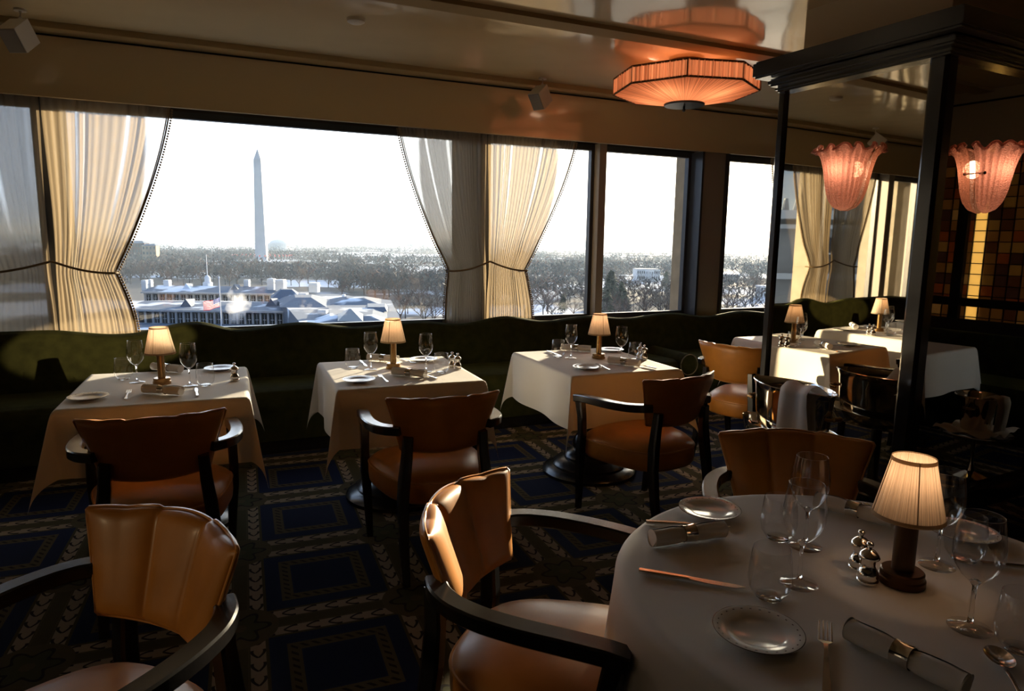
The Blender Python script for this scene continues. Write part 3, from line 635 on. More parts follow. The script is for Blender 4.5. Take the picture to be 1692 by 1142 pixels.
# ================================================================ tableware
ZT = .7545
def lamp(label, x, y, bz, mpost, big=False, lit=.22, group='small table lamps'):
    t = thing('table_lamp', label, 'lamp', (x, y, bz), random.uniform(0, 1), group)
    k = 1.12 if big else 1
    m = MB(); m.lathe([(1e-5, 0), (.0435*k, 0), (.044*k, .004), (.044*k, .014), (.041*k, .017), (.041*k, .029), (.038*k, .032), (1e-5, .033)], 40); m.build('base', Mt[mpost], t, 30)
    rp = .0235 if big else .0185
    m = MB(); m.lathe([(rp, .03), (rp, .196), (rp*.6, .20), (1e-5, .20)], 28); m.build('stem', Mt[mpost], t, 40)
    n = 300; m = MB()
    def fn(u, v):
        a = 2*PI*u; r = (.0725+(.043-.0725)*v)*(1+.0); r += (.0011*math.sin(a*64)+.0008*math.sin(a*41+2))*(1-.3*v); return (r*math.cos(a), r*math.sin(a), .163+.134*v)
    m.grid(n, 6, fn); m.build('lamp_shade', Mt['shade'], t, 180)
    m = MB()
    for r, z, dr in ((.0752, .159, -.002), (.0464, .290, -.0016)): m.grid(60, 2, lambda u, v: ((r+dr*v)*math.cos(2*PI*u), (r+dr*v)*math.sin(2*PI*u), z+.009*v) if 1 else 0)
    for j in range(4): a = PI/4+j*PI/2; m.tube([(.0738*math.cos(a), .0738*math.sin(a), .163), (.0440*math.cos(a), .0440*math.sin(a), .297)], .0012, 5)
    m.build('shade_binding', Mt['trimfab'], t, 60)
    m = MB(); m.lathe([(1e-5, .20), (.011, .205), (.014, .225), (.010, .245), (1e-5, .25)], 16); m.build('bulb', Mt['bulb'], t, 180)
    l = bpy.data.lights.new('lamp_light', 'POINT'); l.energy = lit; l.color = (1, .62, .36); l.shadow_soft_size = .014
    o = bpy.data.objects.new('lamp_light', l); C.objects.link(o); o.parent = t; o.location = (0, 0, .262)
    return t
def make_wine():
    t = thing('wine_glass', 'x', 'wine glass')
    m = MB(); m.caps = False
    m.lathe([(.004, .092), (.013, .096), (.026, .108), (.037, .126), (.0425, .146), (.0425, .168), (.039, .195), (.035, .222)], 36); m.lathe([(.035, .222), (.0346, .223), (.0342, .222)], 36)
    m.build('bowl', Mt['glass'], t, 180)
    m = MB(); m.lathe([(.006, .012), (.0042, .03), (.0036, .06), (.0042, .085), (.010, .0945), (.006, .097), (1e-5, .098)], 18); m.build('stem', Mt['solid'], t, 180)
    m = MB(); m.lathe([(1e-5, .0005), (.037, .0005), (.038, .0015), (.037, .0028), (.018, .006), (.007, .012), (.004, .016), (1e-5, .016)], 40); m.build('foot', Mt['glass'], t, 60)
    return t
def make_tumbler():
    t = thing('stemless_glass', 'x', 'drinking glass')
    m = MB(); m.caps = False; m.lathe([(.024, .006), (.034, .010), (.0425, .024), (.0462, .045), (.0445, .075), (.0395, .115), (.0392, .1155), (.0388, .115)], 40); m.build('bowl', Mt['glass'], t, 180)
    m = MB(); m.lathe([(1e-5, .0005), (.026, .0005), (.028, .003), (.026, .007), (1e-5, .008)], 30); m.build('thick_base', Mt['solid'], t, 60)
    return t
def make_plate():
    m = MB(); m.lathe([(1e-5, .003), (.045, .003), (.050, .0035), (.054, .006), (.060, .0085), (.086, .0135), (.0875, .0150), (.086, .0152), (.060, .0105), (.053, .008), (.048, .006), (1e-5, .0058)], 64)
    m.lathe([(.030, .003), (.030, 0), (.034, 0), (.035, .003)], 40)
    return tag(m.build('side_plate', Mt['china'], None, 50), 'x', 'plate')
def make_fork():
    m = MB(); m.sweep([(0, -.095, .0025), (0, -.04, .003), (0, .01, .006), (0, .03, .005)], rrect(.012, .0028), (0, 0, 1), [(1.1, 1), (.8, 1), (.5, 1.1), (.65, 1)])
    m.sweep([(0, .03, .005), (0, .042, .003)], rrect(.012, .0022), (0, 0, 1), [(.65, 1), (1.9, 1)])
    for k in range(4): m.sweep([((k-1.5)*.0062, .041, .003), ((k-1.5)*.0062, .07, .004), ((k-1.5)*.0060, .096, .0085)], rrect(.0032, .002), (0, 0, 1), [1, .95, .5])
    return tag(m.build('fork', Mt['steel'], None, 40), 'x', 'fork')
def make_knife():
    m = MB(); m.sweep([(0, -.10, .005), (0, -.05, .005), (0, .0, .005)], rrect(.014, .008, .6), (0, 0, 1), [1, .95, .8])
    m.sweep([(0, 0, .005), (.001, .04, .004), (.002, .085, .004), (.000, .105, .004)], rrect(.016, .0022), (0, 0, 1), [(.7, 1.5), (1, 1), (.95, 1), (.2, 1)])
    return tag(m.build('table_knife', Mt['steel'], None, 40), 'x', 'knife')
def make_spoon():
    m = MB(); m.sweep([(0, -.095, .003), (0, 0, .006), (0, .03, .004)], rrect(.012, .003), (0, 0, 1), [1, .5, .5])
    def fn(u, v): a = 2*PI*u; return (.021*v*math.cos(a), .060+.032*v*math.sin(a), .0015+.007*v*v)
    m.grid(28, 6, fn); return tag(m.build('spoon', Mt['steel'], None, 60), 'x', 'spoon')
def make_roll():
    t = thing('rolled_napkin', 'x', 'napkin')
    m = MB()
    def fn(u, v):
        a = 2*PI*u*2.2; x = -.105+.21*v; pin = 1-.28*math.exp(-(x/.022)**2)
        r = (.024-.0055*(1-u))*pin*(1+.05*math.sin(3*a+6*x/.1)*(1-math.exp(-(x/.05)**2)))
        return (x+.006*math.sin(a)*abs(v-.5), r*math.cos(a), .0235+r*math.sin(a)*.95)
    m.grid(60, 30, fn)
    m.grid(24, 3, lambda u, v: (-.1045, .0232*v*math.cos(2*PI*u), .0235+.0225*v*math.sin(2*PI*u))); m.grid(24, 3, lambda u, v: (.1045, .0232*v*math.cos(2*PI*u), .0235+.0225*v*math.sin(2*PI*u)))
    m.build('folded_cloth', Mt['napkin'], t, 60)
    m = MB(); m.lathe([(.0212, -.016), (.0235, -.0165), (.0222, -.008), (.0218, 0), (.0222, .008), (.0235, .0165), (.0212, .016), (.0205, 0), (.0212, -.016)], 32); m.v = [(z, y, x+.0235) for x, y, z in m.v]; m.build('napkin_ring', Mt['silver'], t, 50)
    return t
def make_mill():
    t = thing('pepper_mill', 'x', 'pepper mill')
    m = MB(); m.lathe([(1e-5, 0), (.0225, 0), (.024, .003), (.024, .008), (.0215, .011), (.0235, .016), (.0225, .026), (.018, .034), (.0145, .042), (.0150, .052), (.0185, .060), (1e-5, .061)], 32); m.build('body', Mt['silver'], t, 50)
    m = MB(); m.lathe([(.0225, .060), (.0235, .063), (.020, .070), (.012, .078), (.005, .081), (.004, .085), (.0075, .088), (.0082, .092), (.006, .0965), (1e-5, .098)], 32); m.build('cap', Mt['silver'], t, 50)
    return t
proto = {k: f() for k, f in dict(wine=make_wine, tum=make_tumbler, plate=make_plate, fork=make_fork, knife=make_knife, spoon=make_spoon, roll=make_roll, mill=make_mill).items()}
used = set()
GR = dict(wine='wine glasses', tum='stemless water glasses', plate='side plates', fork='forks', knife='table knives', spoon='spoons', roll='rolled napkins', mill='silver pepper mills')
def put(kind, label, a, b=None, rz=0.0, z=ZT, sc=1.0):
    """a: where it stands as seen in the photograph; b: second point that gives the direction of a long thing"""
    p = atz(a[0], a[1], z)
    if b:
        q = atz(b[0], b[1], z); mid_ = (p+q)/2; d = q-p; ang = math.atan2(d.y, d.x)
        rz = ang if kind == 'roll' else ang-PI/2
        p = mid_
    o = proto[kind]
    if kind in used: o = dup(o)
    used.add(kind); o['label'] = label; o['group'] = GR[kind]; o.location = (p.x, p.y, z); o.rotation_euler = (0, 0, rz); o.scale = (sc, sc, sc)
    return o
T1, T2, T3 = 'leftmost window table', 'middle window table', 'third window table'
p = atz(268, 634, ZT); lamp('brass table lamp with cream pleated shade on the %s' % T1, p.x, p.y, ZT, 'brass')
p = atz(650, 608.5, ZT); lamp('brass table lamp with cream pleated shade on the %s' % T2, p.x, p.y, ZT, 'brass')
p = atz(989, 592, ZT); lamp('brass table lamp with cream pleated shade on the %s' % T3, p.x, p.y, ZT, 'brass')
p = atz(1489, 962, ZT); lamp('dark bronze table lamp with glowing shade on the round table', p.x, p.y, ZT, 'bronze', True, .22)
for kind, lab, a, b in [
    ('plate', 'side plate at the near left corner of the %s' % T1, (146, 659), None), ('fork', 'fork beside the side plate of the %s' % T1, (206, 663), (215, 644)),
    ('roll', 'rolled napkin at the near edge of the %s' % T1, (222, 648), (317, 655)), ('knife', 'knife right of the near napkin on the %s' % T1, (327, 659), (323, 640)),
    ('tum', 'stemless glass left of the lamp on the %s' % T1, (205, 627), None), ('wine', 'wine glass left of the lamp on the %s' % T1, (227, 632), None),
    ('wine', 'wine glass right of the lamp on the %s' % T1, (314, 638), None), ('tum', 'stemless glass right of the lamp on the %s' % T1, (340, 637), None),
    ('roll', 'rolled napkin behind the lamp on the %s' % T1, (240, 610), (313, 618)), ('plate', 'side plate at the far right corner of the %s' % T1, (364, 611), None),
    ('mill', 'silver pepper mill on the %s' % T1, (388, 629), None),
    ('plate', 'side plate at the near left corner of the %s' % T2, (593, 630), None), ('fork', 'fork beside the near plate on the %s' % T2, (645, 635), (623, 618)),
    ('roll', 'rolled napkin at the near edge of the %s' % T2, (637, 618), (716, 626)), ('knife', 'knife under the near napkin on the %s' % T2, (724, 628), (690, 617)),
    ('tum', 'stemless glass left of the lamp on the %s' % T2, (583, 608), None), ('wine', 'wine glass left of the lamp on the %s' % T2, (613, 611), None),
    ('wine', 'wine glass right of the lamp on the %s' % T2, (704, 614), None), ('tum', 'stemless glass right of the lamp on the %s' % T2, (729, 616), None),
    ('roll', 'rolled napkin behind the lamp on the %s' % T2, (600, 595), (666, 600)), ('plate', 'side plate at the far right of the %s' % T2, (700, 596), None),
    ('fork', 'fork beside the far plate on the %s' % T2, (665, 594), (686, 601)), ('knife', 'knife beside the far napkin on the %s' % T2, (595, 597), (607, 607)),
    ('mill', 'silver pepper mill beside the glass on the %s, left of the two' % T2, (747, 608), None), ('mill', 'silver pepper mill on the %s, right of the two' % T2, (756, 610), None),
    ('plate', 'side plate at the near left corner of the %s' % T3, (970, 609), None), ('fork', 'fork beside the near plate on the %s' % T3, (1011, 613), (983, 601)),
    ('roll', 'rolled napkin at the near edge of the %s' % T3, (996, 599), (1067, 608)), ('knife', 'knife under the near napkin on the %s' % T3, (1079, 609), (1050, 603)),
    ('tum', 'stemless glass left of the lamp on the %s' % T3, (922, 590), None), ('wine', 'wine glass left of the lamp on the %s' % T3, (943, 592), None),
    ('wine', 'wine glass right of the lamp on the %s' % T3, (1026, 596), None), ('tum', 'stemless glass right of the lamp on the %s' % T3, (1049, 595), None),
    ('roll', 'rolled napkin behind the lamp on the %s' % T3, (920, 578), (983, 582)), ('plate', 'side plate at the far right of the %s' % T3, (1010, 580), None),
    ('knife', 'knife at the left edge of the %s' % T3, (903, 581), (928, 589)),
    ('mill', 'silver pepper mill on the %s, left of the two' % T3, (1057, 592), None), ('mill', 'silver pepper mill on the %s, right of the two' % T3, (1064, 594), None)]: put(kind, lab, a, b, z=ZT)
RT = 'round table'
put('plate', 'dark-rimmed side plate on the far left of the round table', (1172, 847), rz=.4)
put('plate', 'dark-rimmed side plate at the near side of the round table', (1252, 1050), rz=1.0)
put('plate', 'side plate behind the stem of the lamp on the round table', (1590, 884))
put('roll', 'rolled napkin in a silver ring at the left edge of the round table', (1046, 908), (1222, 884))
put('roll', 'rolled napkin in a silver ring at the near side of the round table', (1408, 1060), (1585, 1150))
put('roll', 'rolled napkin in a silver ring at the far side of the round table', (1350, 838), (1472, 872))
put('knife', 'knife just behind the left napkin on the round table', (1080, 866), (1190, 872), sc=1.1)
put('knife', 'bronze-handled knife in front of the left napkin on the round table', (1053, 946), (1230, 974), sc=1.15)
put('fork', 'fork right of the near plate on the round table', (1366, 1146), (1363, 1036), sc=1.22)
put('knife', 'knife at the right edge of the picture on the round table', (1655, 936), (1740, 944))
put('spoon', 'spoon at the lower right corner of the round table', (1700, 1175), (1648, 1088), sc=1.15)
put('fork', 'fork under the far napkin on the round table', (1440, 840), (1480, 868))
for kind, lab, a in [('tum', 'stemless glass at the front left of the round table glasses', (1270, 987)), ('wine', 'wine glass behind the front stemless glass on the round table', (1320, 965)),
    ('tum', 'stemless glass left of the two overlapping wine glasses on the round table', (1285, 890)), ('wine', 'wine glass at the back of the round table before the leather chair', (1330, 903)),
    ('wine', 'wine glass just right of the lamp stem on the round table', (1547, 935)), ('tum', 'stemless glass behind the right wine glass on the round table', (1592, 925)),
    ('wine', 'wine glass at the right side of the round table', (1602, 1038)), ('tum', 'stemless glass cut by the right picture edge on the round table', (1685, 1075))]:
    put(kind, lab, a, sc=1.08 if kind == 'wine' else 1.0)
put('mill', 'silver pepper mill nearer the viewer beside the dark lamp on the round table', (1432, 962))
put('mill', 'silver pepper mill farther from the viewer on the round table', (1418, 940))
# ================================================================ silver tub and ice bucket
def tubshape(u, k=1.0):
    a = 2*PI*u; n = 1.55; c, q = math.cos(a), math.sin(a); f = (abs(c)**n+abs(q)**n)**(-1/n); return (f*c*.145*k, f*q*.292*k)
t = thing('champagne_tub', 'long oval polished silver champagne tub beside the left mirror', 'champagne tub', (2.99, 2.745, .465), math.radians(-2))
m = MB(); pr = [(.60, 0), (.80, .004), (.86, .03), (.90, .10), (.93, .18), (.95, .24), (1.0, .272), (1.02, .277), (1.0, .280), (.96, .268), (.92, .20), (.88, .08), (.82, .03), (.02, .02)]
m.grid(72, len(pr)-1, lambda u, v: (lambda k: (*tubshape(u, pr[k][0]), pr[k][1]))(round(v*(len(pr)-1)))); m.build('bowl', Mt['silver'], t, 50, .0004)
for s in (-1, 1):
    m = MB(); y = s*.272; m.tube([(-.035, y, .15), (-.035, y+s*.035, .155), (0, y+s*.045, .157), (.035, y+s*.035, .155), (.035, y, .15)], .009, 8); m.ball((-.02, y+s*.040, .157), .014, 8, 6); m.ball((.02, y+s*.040, .157), .014, 8, 6); m.build('handle', Mt['brass'], t, 50)
st = thing('tub_stand', 'dark stand with a raised silver gallery under the champagne tub', 'stand', (2.99, 2.745, 0), math.radians(-2))
m = MB(); pr2 = [(.05, .43), (1.12, .43), (1.20, .44), (1.24, .50), (1.25, .505), (1.22, .50), (1.18, .455), (1.10, .445), (.05, .445)]
m.grid(64, len(pr2)-1, lambda u, v: (lambda k: (*tubshape(u, pr2[k][0]), pr2[k][1]+.018*(pr2[k][0] < .1)))(round(v*(len(pr2)-1)))); m.build('tray', Mt['silver'], st, 50)
m = MB(); m.lathe([(.11, 0), (.11, .02), (.05, .05), (.03, .10), (.03, .40), (.06, .43)], 28); m.build('pedestal', Mt['wood'], st, 40)
def hang(label, loc, rz, prof_, w0, w1, group=None, seed=1, tilt=0):
    rnd = random.Random(seed); ph = rnd.uniform(0, 6); L = [0]
    for i in range(1, len(prof_)): L.append(L[-1]+math.dist(prof_[i], prof_[i-1]))
    def fn(u, v):
        s = v*L[-1]; i = max(k for k in range(len(L)-1) if L[k] <= s+1e-9); f = (s-L[i])/(L[i+1]-L[i])
        y = prof_[i][0]+(prof_[i+1][0]-prof_[i][0])*f; z = prof_[i][1]+(prof_[i+1][1]-prof_[i][1])*f; wd = w0+(w1-w0)*v
        return ((u-.5)*wd+tilt*v, y+.010*math.sin(u*9+ph+2*v)*min(1, v*2), z+.006*math.sin(u*7+ph))
    m = MB(); m.grid(18, 36, fn)
    o = m.build('serving_napkin', Mt['napkin'], None, 180, loc=loc); o.rotation_euler = (0, 0, rz); return tag(o, label, 'napkin', group)
hang('white serving napkin draped over the rim of the silver champagne tub', (2.99, 2.62, .465), math.radians(-2)-PI/2, [(.10, .19), (.03, .265), (-.05, .315), (-.11, .315), (-.152, .285), (-.160, .22), (-.160, .10), (-.156, .0)], .15, .24, seed=3, tilt=.05)
bx, by = 4.68, 2.10
t = thing('ice_bucket', 'tapered silver ice bucket reflected at the right picture edge', 'ice bucket', (bx, by, .31), 0)
m = MB(); m.lathe([(1e-5, .003), (.075, .003), (.085, .02), (.105, .14), (.128, .235), (.138, .243), (.133, .249), (.122, .235), (.10, .14), (.08, .025), (1e-5, .015)], 48); m.build('bowl', Mt['silver'], t, 50)
for s in (-1, 1): m = MB(); m.tube([(s*.112, -.03, .17), (s*.148, -.02, .175), (s*.152, .02, .175), (s*.112, .03, .17)], .008, 8); m.build('handle', Mt['silver'], t, 50)
t = thing('bucket_stand', 'silver tray stand under the reflected ice bucket', 'stand', (bx, by, -.09), 0)
m = MB(); m.lathe([(1e-5, .375), (.16, .375), (.20, .385), (.215, .395), (.21, .40), (.16, .388), (1e-5, .388)], 48, mod=lambda a, v: 1+.02*math.sin(a*12)*(v > .3)); m.build('tray', Mt['silver'], t, 50)
m = MB(); m.lathe([(.14, .09), (.14, .105), (.03, .13), (.014, .19), (.014, .375)], 24); m.build('pole', Mt['silver'], t, 40)
hang('white napkin hanging from the reflected ice bucket', (bx, by, .31), PI, [(.02, .19), (-.04, .235), (-.10, .262), (-.140, .258), (-.152, .22), (-.146, .10), (-.140, .03)], .13, .13, seed=5)
m = MB(); rn = random.Random(4)
m.grid(22, 22, lambda u, v: ((u-.5)*.42, (v-.5)*.34, .312+.028*(math.sin(u*9)*math.cos(v*7)+1)*.6+.02*math.sin(u*21+v*13)*.5)); o = m.build('folded_napkins', Mt['napkin'], None, 180, loc=(bx, by+.005, 0)); tag(o, 'crumpled white napkins on the tray under the reflected ice bucket', 'napkin')
# ================================================================ the city outside
GZ = -33.0
def atg(x, y, z=GZ): return atz(x, y, z)
Mo = dict(ground=snowy('snowy_parkland', (.045, .042, .042), (.72, .78, .88), .010, .53), roof=snowy('slate_roof_with_snow', (.13, .165, .215), (.78, .84, .92), .09, .60, 3.0),
    slate=pbr('blue_slate', (.14, .17, .215), .6, var=.15, vscale=.5), wallst=pbr('pale_granite', (.50, .50, .50), .85, var=.1, vscale=.6), dark=pbr('window_dark', (.02, .024, .03), .3),
    marble=pbr('grey_marble', (.48, .49, .52), .85, var=.08, vscale=.1), white=pbr('white_stone', (.80, .80, .80), .8), brick=pbr('dark_red_brick', (.10, .045, .035), .9), tan=pbr('tan_stone', (.42, .30, .20), .85),
    bark=pbr('winter_bark', (.060, .048, .046), .95), bark2=pbr('russet_twigs', (.115, .066, .050), .95), far=pbr('far_trees', (.052, .050, .055), .95), green=pbr('evergreen', (.022, .035, .016), .9, var=.3, vscale=1.5),
    pole=pbr('flag_pole', (.75, .76, .78), .4), red=pbr('flag_red', (.50, .03, .03), .8), block=pbr('grey_office_block', (.28, .29, .31), .8), copper=pbr('grey_metal', (.20, .23, .25), .5), water=pbr('icy_river', (.70, .74, .80), .5))
m = MB(); n = 60
m.grid(n, n, lambda u, v: ((u-.5)*16000+2500, 30+(v**2.2)*14000, GZ+max(0, (v**2.2)*14000-5200)*.0060*(1+.35*math.sin(u*37)+.3*math.sin(u*83+1))))
struct(m.build('ground_outside', Mo['ground'], None, 60))
# grassy rise and the obelisk
ob = atg(433, 434); od = ob.length
m = MB(); m.lathe([(190, GZ-.5), (120, GZ+1.5), (60, GZ+3.5), (26, GZ+4), (1e-5, GZ+4)], 40); o = struct(m.build('hill_outside', Mo['ground'], None, 60, loc=(ob.x, ob.y, 0)))
od = ob.x*math.sin(YAW)+ob.y*math.cos(YAW); k = (atd(427.4, 245, od).z-GZ-3.5)/169.3
t = thing('obelisk', 'tall grey stone obelisk rising above the winter parkland', 'obelisk', (ob.x, ob.y, GZ+3.5), -YAW+math.radians(9))
m = MB(); s2 = math.sqrt(.5)
def sq(r, z): return [(r*a, r*b, z) for a, b in ((-1, -1), (1, -1), (1, 1), (-1, 1))]
m.v = sq(8.4*k, 0)+sq(5.25*k, 152.4*k); m.f = [(0, 1, 5, 4), (1, 2, 6, 5), (2, 3, 7, 6), (3, 0, 4, 7), (3, 2, 1, 0), (4, 5, 6, 7)]; m.build('shaft', Mo['marble'], t, 0)
m = MB(); m.v = sq(5.25*k, 152.4*k)+[(0, 0, 169.3*k)]; m.f = [(0, 1, 4), (1, 2, 4), (2, 3, 4), (3, 0, 4), (3, 2, 1, 0)]; m.build('pyramid_cap', Mo['marble'], t, 0)
fp0 = None
for i in range(36):
    a = 2*PI*i/36; loc = (ob.x+38*math.cos(a), ob.y+38*math.sin(a), GZ+3.4)
    if fp0 is None:
        fp0 = thing('flagpole', 'flagpole with a red flag in the ring around the obelisk', 'flagpole', loc, .9, 'flags around the obelisk')
        m = MB(); m.tube([(0, 0, 0), (0, 0, 8)], .16, 6); m.build('pole', Mo['pole'], fp0, 0)
        m = MB(); m.grid(8, 2, lambda u, v: (u*2.9, .25*math.sin(u*6), 5.6+2*v)); m.build('flag', Mo['red'], fp0, 0)
    else: dup(fp0, loc=loc)
def placed(px, py, z=GZ): return atz(px, py, z)
# buildings: box blocks with rows of windows, roof and cornice
def block(name, label, cat, px0, px1, pyb, pyt, depth_, wallm, roofm=None, rows=3, cols=8, rise=0, D=None, group=None):
    """front wall spans px0..px1 as seen from the room at the distance where pyb meets the ground"""
    b = placed((px0+px1)/2, pyb) if D is None else atd((px0+px1)/2, pyb, D); b.z = GZ
    d = b.x*math.sin(YAW)+b.y*math.cos(YAW); wdt = (px1-px0)/FPX*d; top = atd((px0+px1)/2, pyt, d).z-GZ
    t = thing(name, label, cat, (b.x, b.y, GZ), -YAW, group)
    m = MB(); m.box((0, depth_/2, top/2), (wdt, depth_, top)); m.build('walls', wallm, t, 0)
    if rows:
        for r in range(rows):
            m = MB()
            for c in range(cols): m.box((-wdt/2+wdt*(c+.5)/cols, -.05, top*(r+.55)/rows), (wdt/cols*.45, .3, top/rows*.5))
            m.build('window_row', Mo['dark'], t, 0)
    if roofm:
        m = MB(); h = rise or .6; w2, d2 = wdt/2+.4, depth_+.4; i = min(depth_/2, wdt/2)*.9 if rise else .5
        m.v = [(-w2, -.4, top), (w2, -.4, top), (w2, d2, top), (-w2, d2, top), (-w2+i, i, top+h), (w2-i, i, top+h), (w2-i, depth_-i, top+h), (-w2+i, depth_-i, top+h)]
        m.f = [(0, 1, 5, 4), (1, 2, 6, 5), (2, 3, 7, 6), (3, 0, 4, 7), (4, 5, 6, 7), (3, 2, 1, 0)]; m.build('roof', roofm, t, 0)
    return t, d
block('government_building', 'dark red brick building at the left edge of the obelisk view', 'building', 205, 240, 432, 402, 12, Mo['brick'], Mo['slate'], 4, 7, 3, D=820)
block('government_building', 'tan sunlit block beside the dark brick building left of the obelisk', 'building', 236, 259, 434, 406, 8, Mo['tan'], Mo['slate'], 4, 4, 2, D=780)
for a in [('tower block', 'pale tower block on the horizon right of the obelisk', 673, 690, 409, 388, 3600), ('low block', 'low grey block beside the horizon tower right of the obelisk', 691, 708, 410, 395, 3700), ('slab', 'pale block on the horizon beyond the golden half curtain', 908, 926, 408, 393, 3800),
          ('slab', 'wide low block on the horizon left of the deep window mullion', 928, 970, 409, 399, 4000), ('slab', 'long low block on the horizon seen in the mullion window', 1005, 1050, 408, 400, 4100), ('slab', 'pale slab on the horizon right of the brown window pillar', 1238, 1262, 411, 402, 4000), ('slab', 'small block on the horizon between obelisk and curtain', 590, 606, 404, 397, 4300), ('slab', 'hazy low block on the horizon in the mullion window beside the outside pier', 1060, 1096, 409, 401, 4200)]:
    block('office_block', a[1], 'building', a[2], a[3], a[4], a[5], 60, Mo['block'], None, 0, 0, 0, D=a[6])
# domed memorial
p = placed(462, 417); p = atd(462, 417, 1750); t = thing('domed_memorial', 'white domed memorial in the trees right of the obelisk', 'memorial', (p.x, p.y, GZ+3)); t.scale = (.9, .9, .62)
m = MB(); m.lathe([(36, 0), (36, 4), (30, 4), (30, 6)], 40); m.build('steps', Mo['white'], t, 30)
m = MB(); m.lathe([(25, 6), (25, 24), (29, 24), (29, 28), (25, 28), (25, 31), (22, 36), (16, 40), (8, 43), (1e-5, 44)], 40); m.build('dome', Mo['white'], t, 30)
for i in range(18):
    a = PI+PI*i/17-YAW; m = MB(); m.lathe([(1.1, 6), (1.0, 24)], 8, (29*math.cos(a), 29*math.sin(a), 0)); m.build('column', Mo['white'], t, 40)
# white mansion and a long white-roofed annex
t, d = block('white_mansion', 'white columned mansion among trees in the mullion window', 'building', 1052, 1090, 464, 446, 22, Mo['white'], Mo['copper'], 2, 11, 0)
wd = 38/FPX*d
m = MB(); m.box((0, -3, 9), (wd*.35, 6, 1.2)); [m.lathe([(.5, 0), (.45, 8.6)], 8, (-wd*.16+wd*.32*i/3, -5.5, 0)) for i in range(4)]; m.build('portico', Mo['white'], t, 30)
block('long_annex', 'low white-roofed annex in the window right of the brown pillar', 'building', 1176, 1222, 463, 454, 14, Mo['wallst'], Mo['white'], 1, 14, 0)
block('long_annex', 'small white block among bare trees near the mirrored column', 'building', 1256, 1275, 492, 474, 10, Mo['white'], Mo['white'], 2, 4, 0)
# ---------------- the granite building with snow-patched slate roofs below the window
tb = thing('government_building', 'long granite building with snow-patched slate roofs below the window', 'building', (0, 0, 0), -YAW)
def L3(px, py, D): v = atd(px, py, D); q = Matrix.Rotation(YAW, 3, 'Z') @ v; return q
def wing(pxl, pxr, pe, pr_, De, Dr, wb, ws, wt, wbm, skip, first, nwin, big=0):
    a, b = L3(pxl, pe, De), L3(pxr, pe, De); c, d = L3(pxl, pr_, Dr), L3(pxr, pr_, Dr); e2 = Dr+(Dr-De)
    ze, zr = a.z, c.z; x0, x1 = a.x, b.x; y0, yr = a.y, c.y; y1 = 2*yr-y0
    m = MB(); m.box(((x0+x1)/2, (y0+y1)/2+.6, (GZ+ze)/2), (x1-x0, y1-y0-1.2, ze-GZ)); m.build('walls', Mo['wallst'], tb, 0)
    m = MB(); m.v = [(x0-.6, y0-.3, ze), (x1+.6, y0-.3, ze), (x1+.6, y1, ze), (x0-.6, y1, ze), (x0-.6, yr, zr), (x1+.6, yr, zr)]
    m.f = [(0, 1, 5, 4), (2, 3, 4, 5), (0, 4, 3), (1, 2, 5), (3, 2, 1, 0)]; m.build('roof', Mo['roof'], tb, 0)
    m = MB(); m.box(((x0+x1)/2, y0-.1, ze-.25), (x1-x0+1.6, 1.2, .5)); m.box(((x0+x1)/2, y0+.3, wb-.2 if wb else ze-6), (x1-x0+.8, 1.0, .45)); m.build('cornice', Mo['wallst'], tb, 0)
    m = MB()
    for i in range(nwin+1): m.box((x0+(x1-x0)*i/nwin, y0+.45, ze-.5-wbm/2), (.5, .5, wbm+.4))
    m.build('pilasters', Mo['wallst'], tb, 0)
    for i in range(nwin):
        x = x0+(x1-x0)*(i+.5)/nwin
        if i in skip: continue
        m = MB(); m.box((x, y0+.55, ze-.75-wbm/2), ((x1-x0)/nwin*(.72 if i < big else .46), .3, wbm-.4)); wn = m.build('window', Mo['dark'], tb, 0)
        if i >= big:
            m = MB(); m.box((x, y0+.38, ze-.75-wbm/2), (.08, .06, wbm-.4)); m.box((x, y0+.38, ze-.75-wbm/2), ((x1-x0)/nwin*.46, .06, .10)); m.build('glazing_bar', Mo['white'], wn, 0)
    return x0, x1, y0, y1, ze, zr
A = wing(200, 480, 510, 496.5, 165, 177, None, 0, 0, 3.2, (), 0, 22, 4)
B = wing(238, 446, 482, 471, 226, 236, None, 0, 0, 2.7, (), 0, 18)
def flat(name, pts, zz, mm, base=GZ):
    P = []
    for px, py in pts: v = Matrix.Rotation(YAW, 3, 'Z') @ atz(px, py, zz); P.append((v.x, v.y, zz))
    m = MB(); m.poly(P, base); return m.build(name, mm, tb, 0)
flat('east_block', [(447, 488), (552, 486), (646, 496), (668, 540), (505, 545), (478, 512)], -14.6, Mo['roof'])
flat('terrace', [(190, 532), (500, 530), (560, 575), (190, 575)], -19.5, Mo['roof'])
def hip(px0, px1, py0, py1, zb2, rise, inset=.35, mm='roof'):
    c = [Matrix.Rotation(YAW, 3, 'Z') @ atz(px, py, zb2) for px, py in ((px0, py1), (px1, py1), (px1, py0), (px0, py0))]
    cx = sum((q for q in c), Vector())/4; top = [cx+(q-cx)*inset for q in c]
    m = MB(); m.v = [tuple(q) for q in c]+[(q.x, q.y, zb2+rise) for q in top]; m.f = [(0, 1, 5, 4), (1, 2, 6, 5), (2, 3, 7, 6), (3, 0, 4, 7), (4, 5, 6, 7), (3, 2, 1, 0)]; m.build('raised_roof', Mo[mm], tb, 0)
hip(462, 540, 492, 508, -14.6, 1.6); hip(545, 630, 494, 504, -14.6, 1.2); hip(520, 640, 512, 536, -14.6, 1.0, .6); hip(448, 500, 488, 494, -14.6, 2.2)
hip(558, 600, 519, 531, -13.6, 1.7, .08, 'copper'); hip(604, 640, 507, 515, -14.2, .9, .8, 'slate')
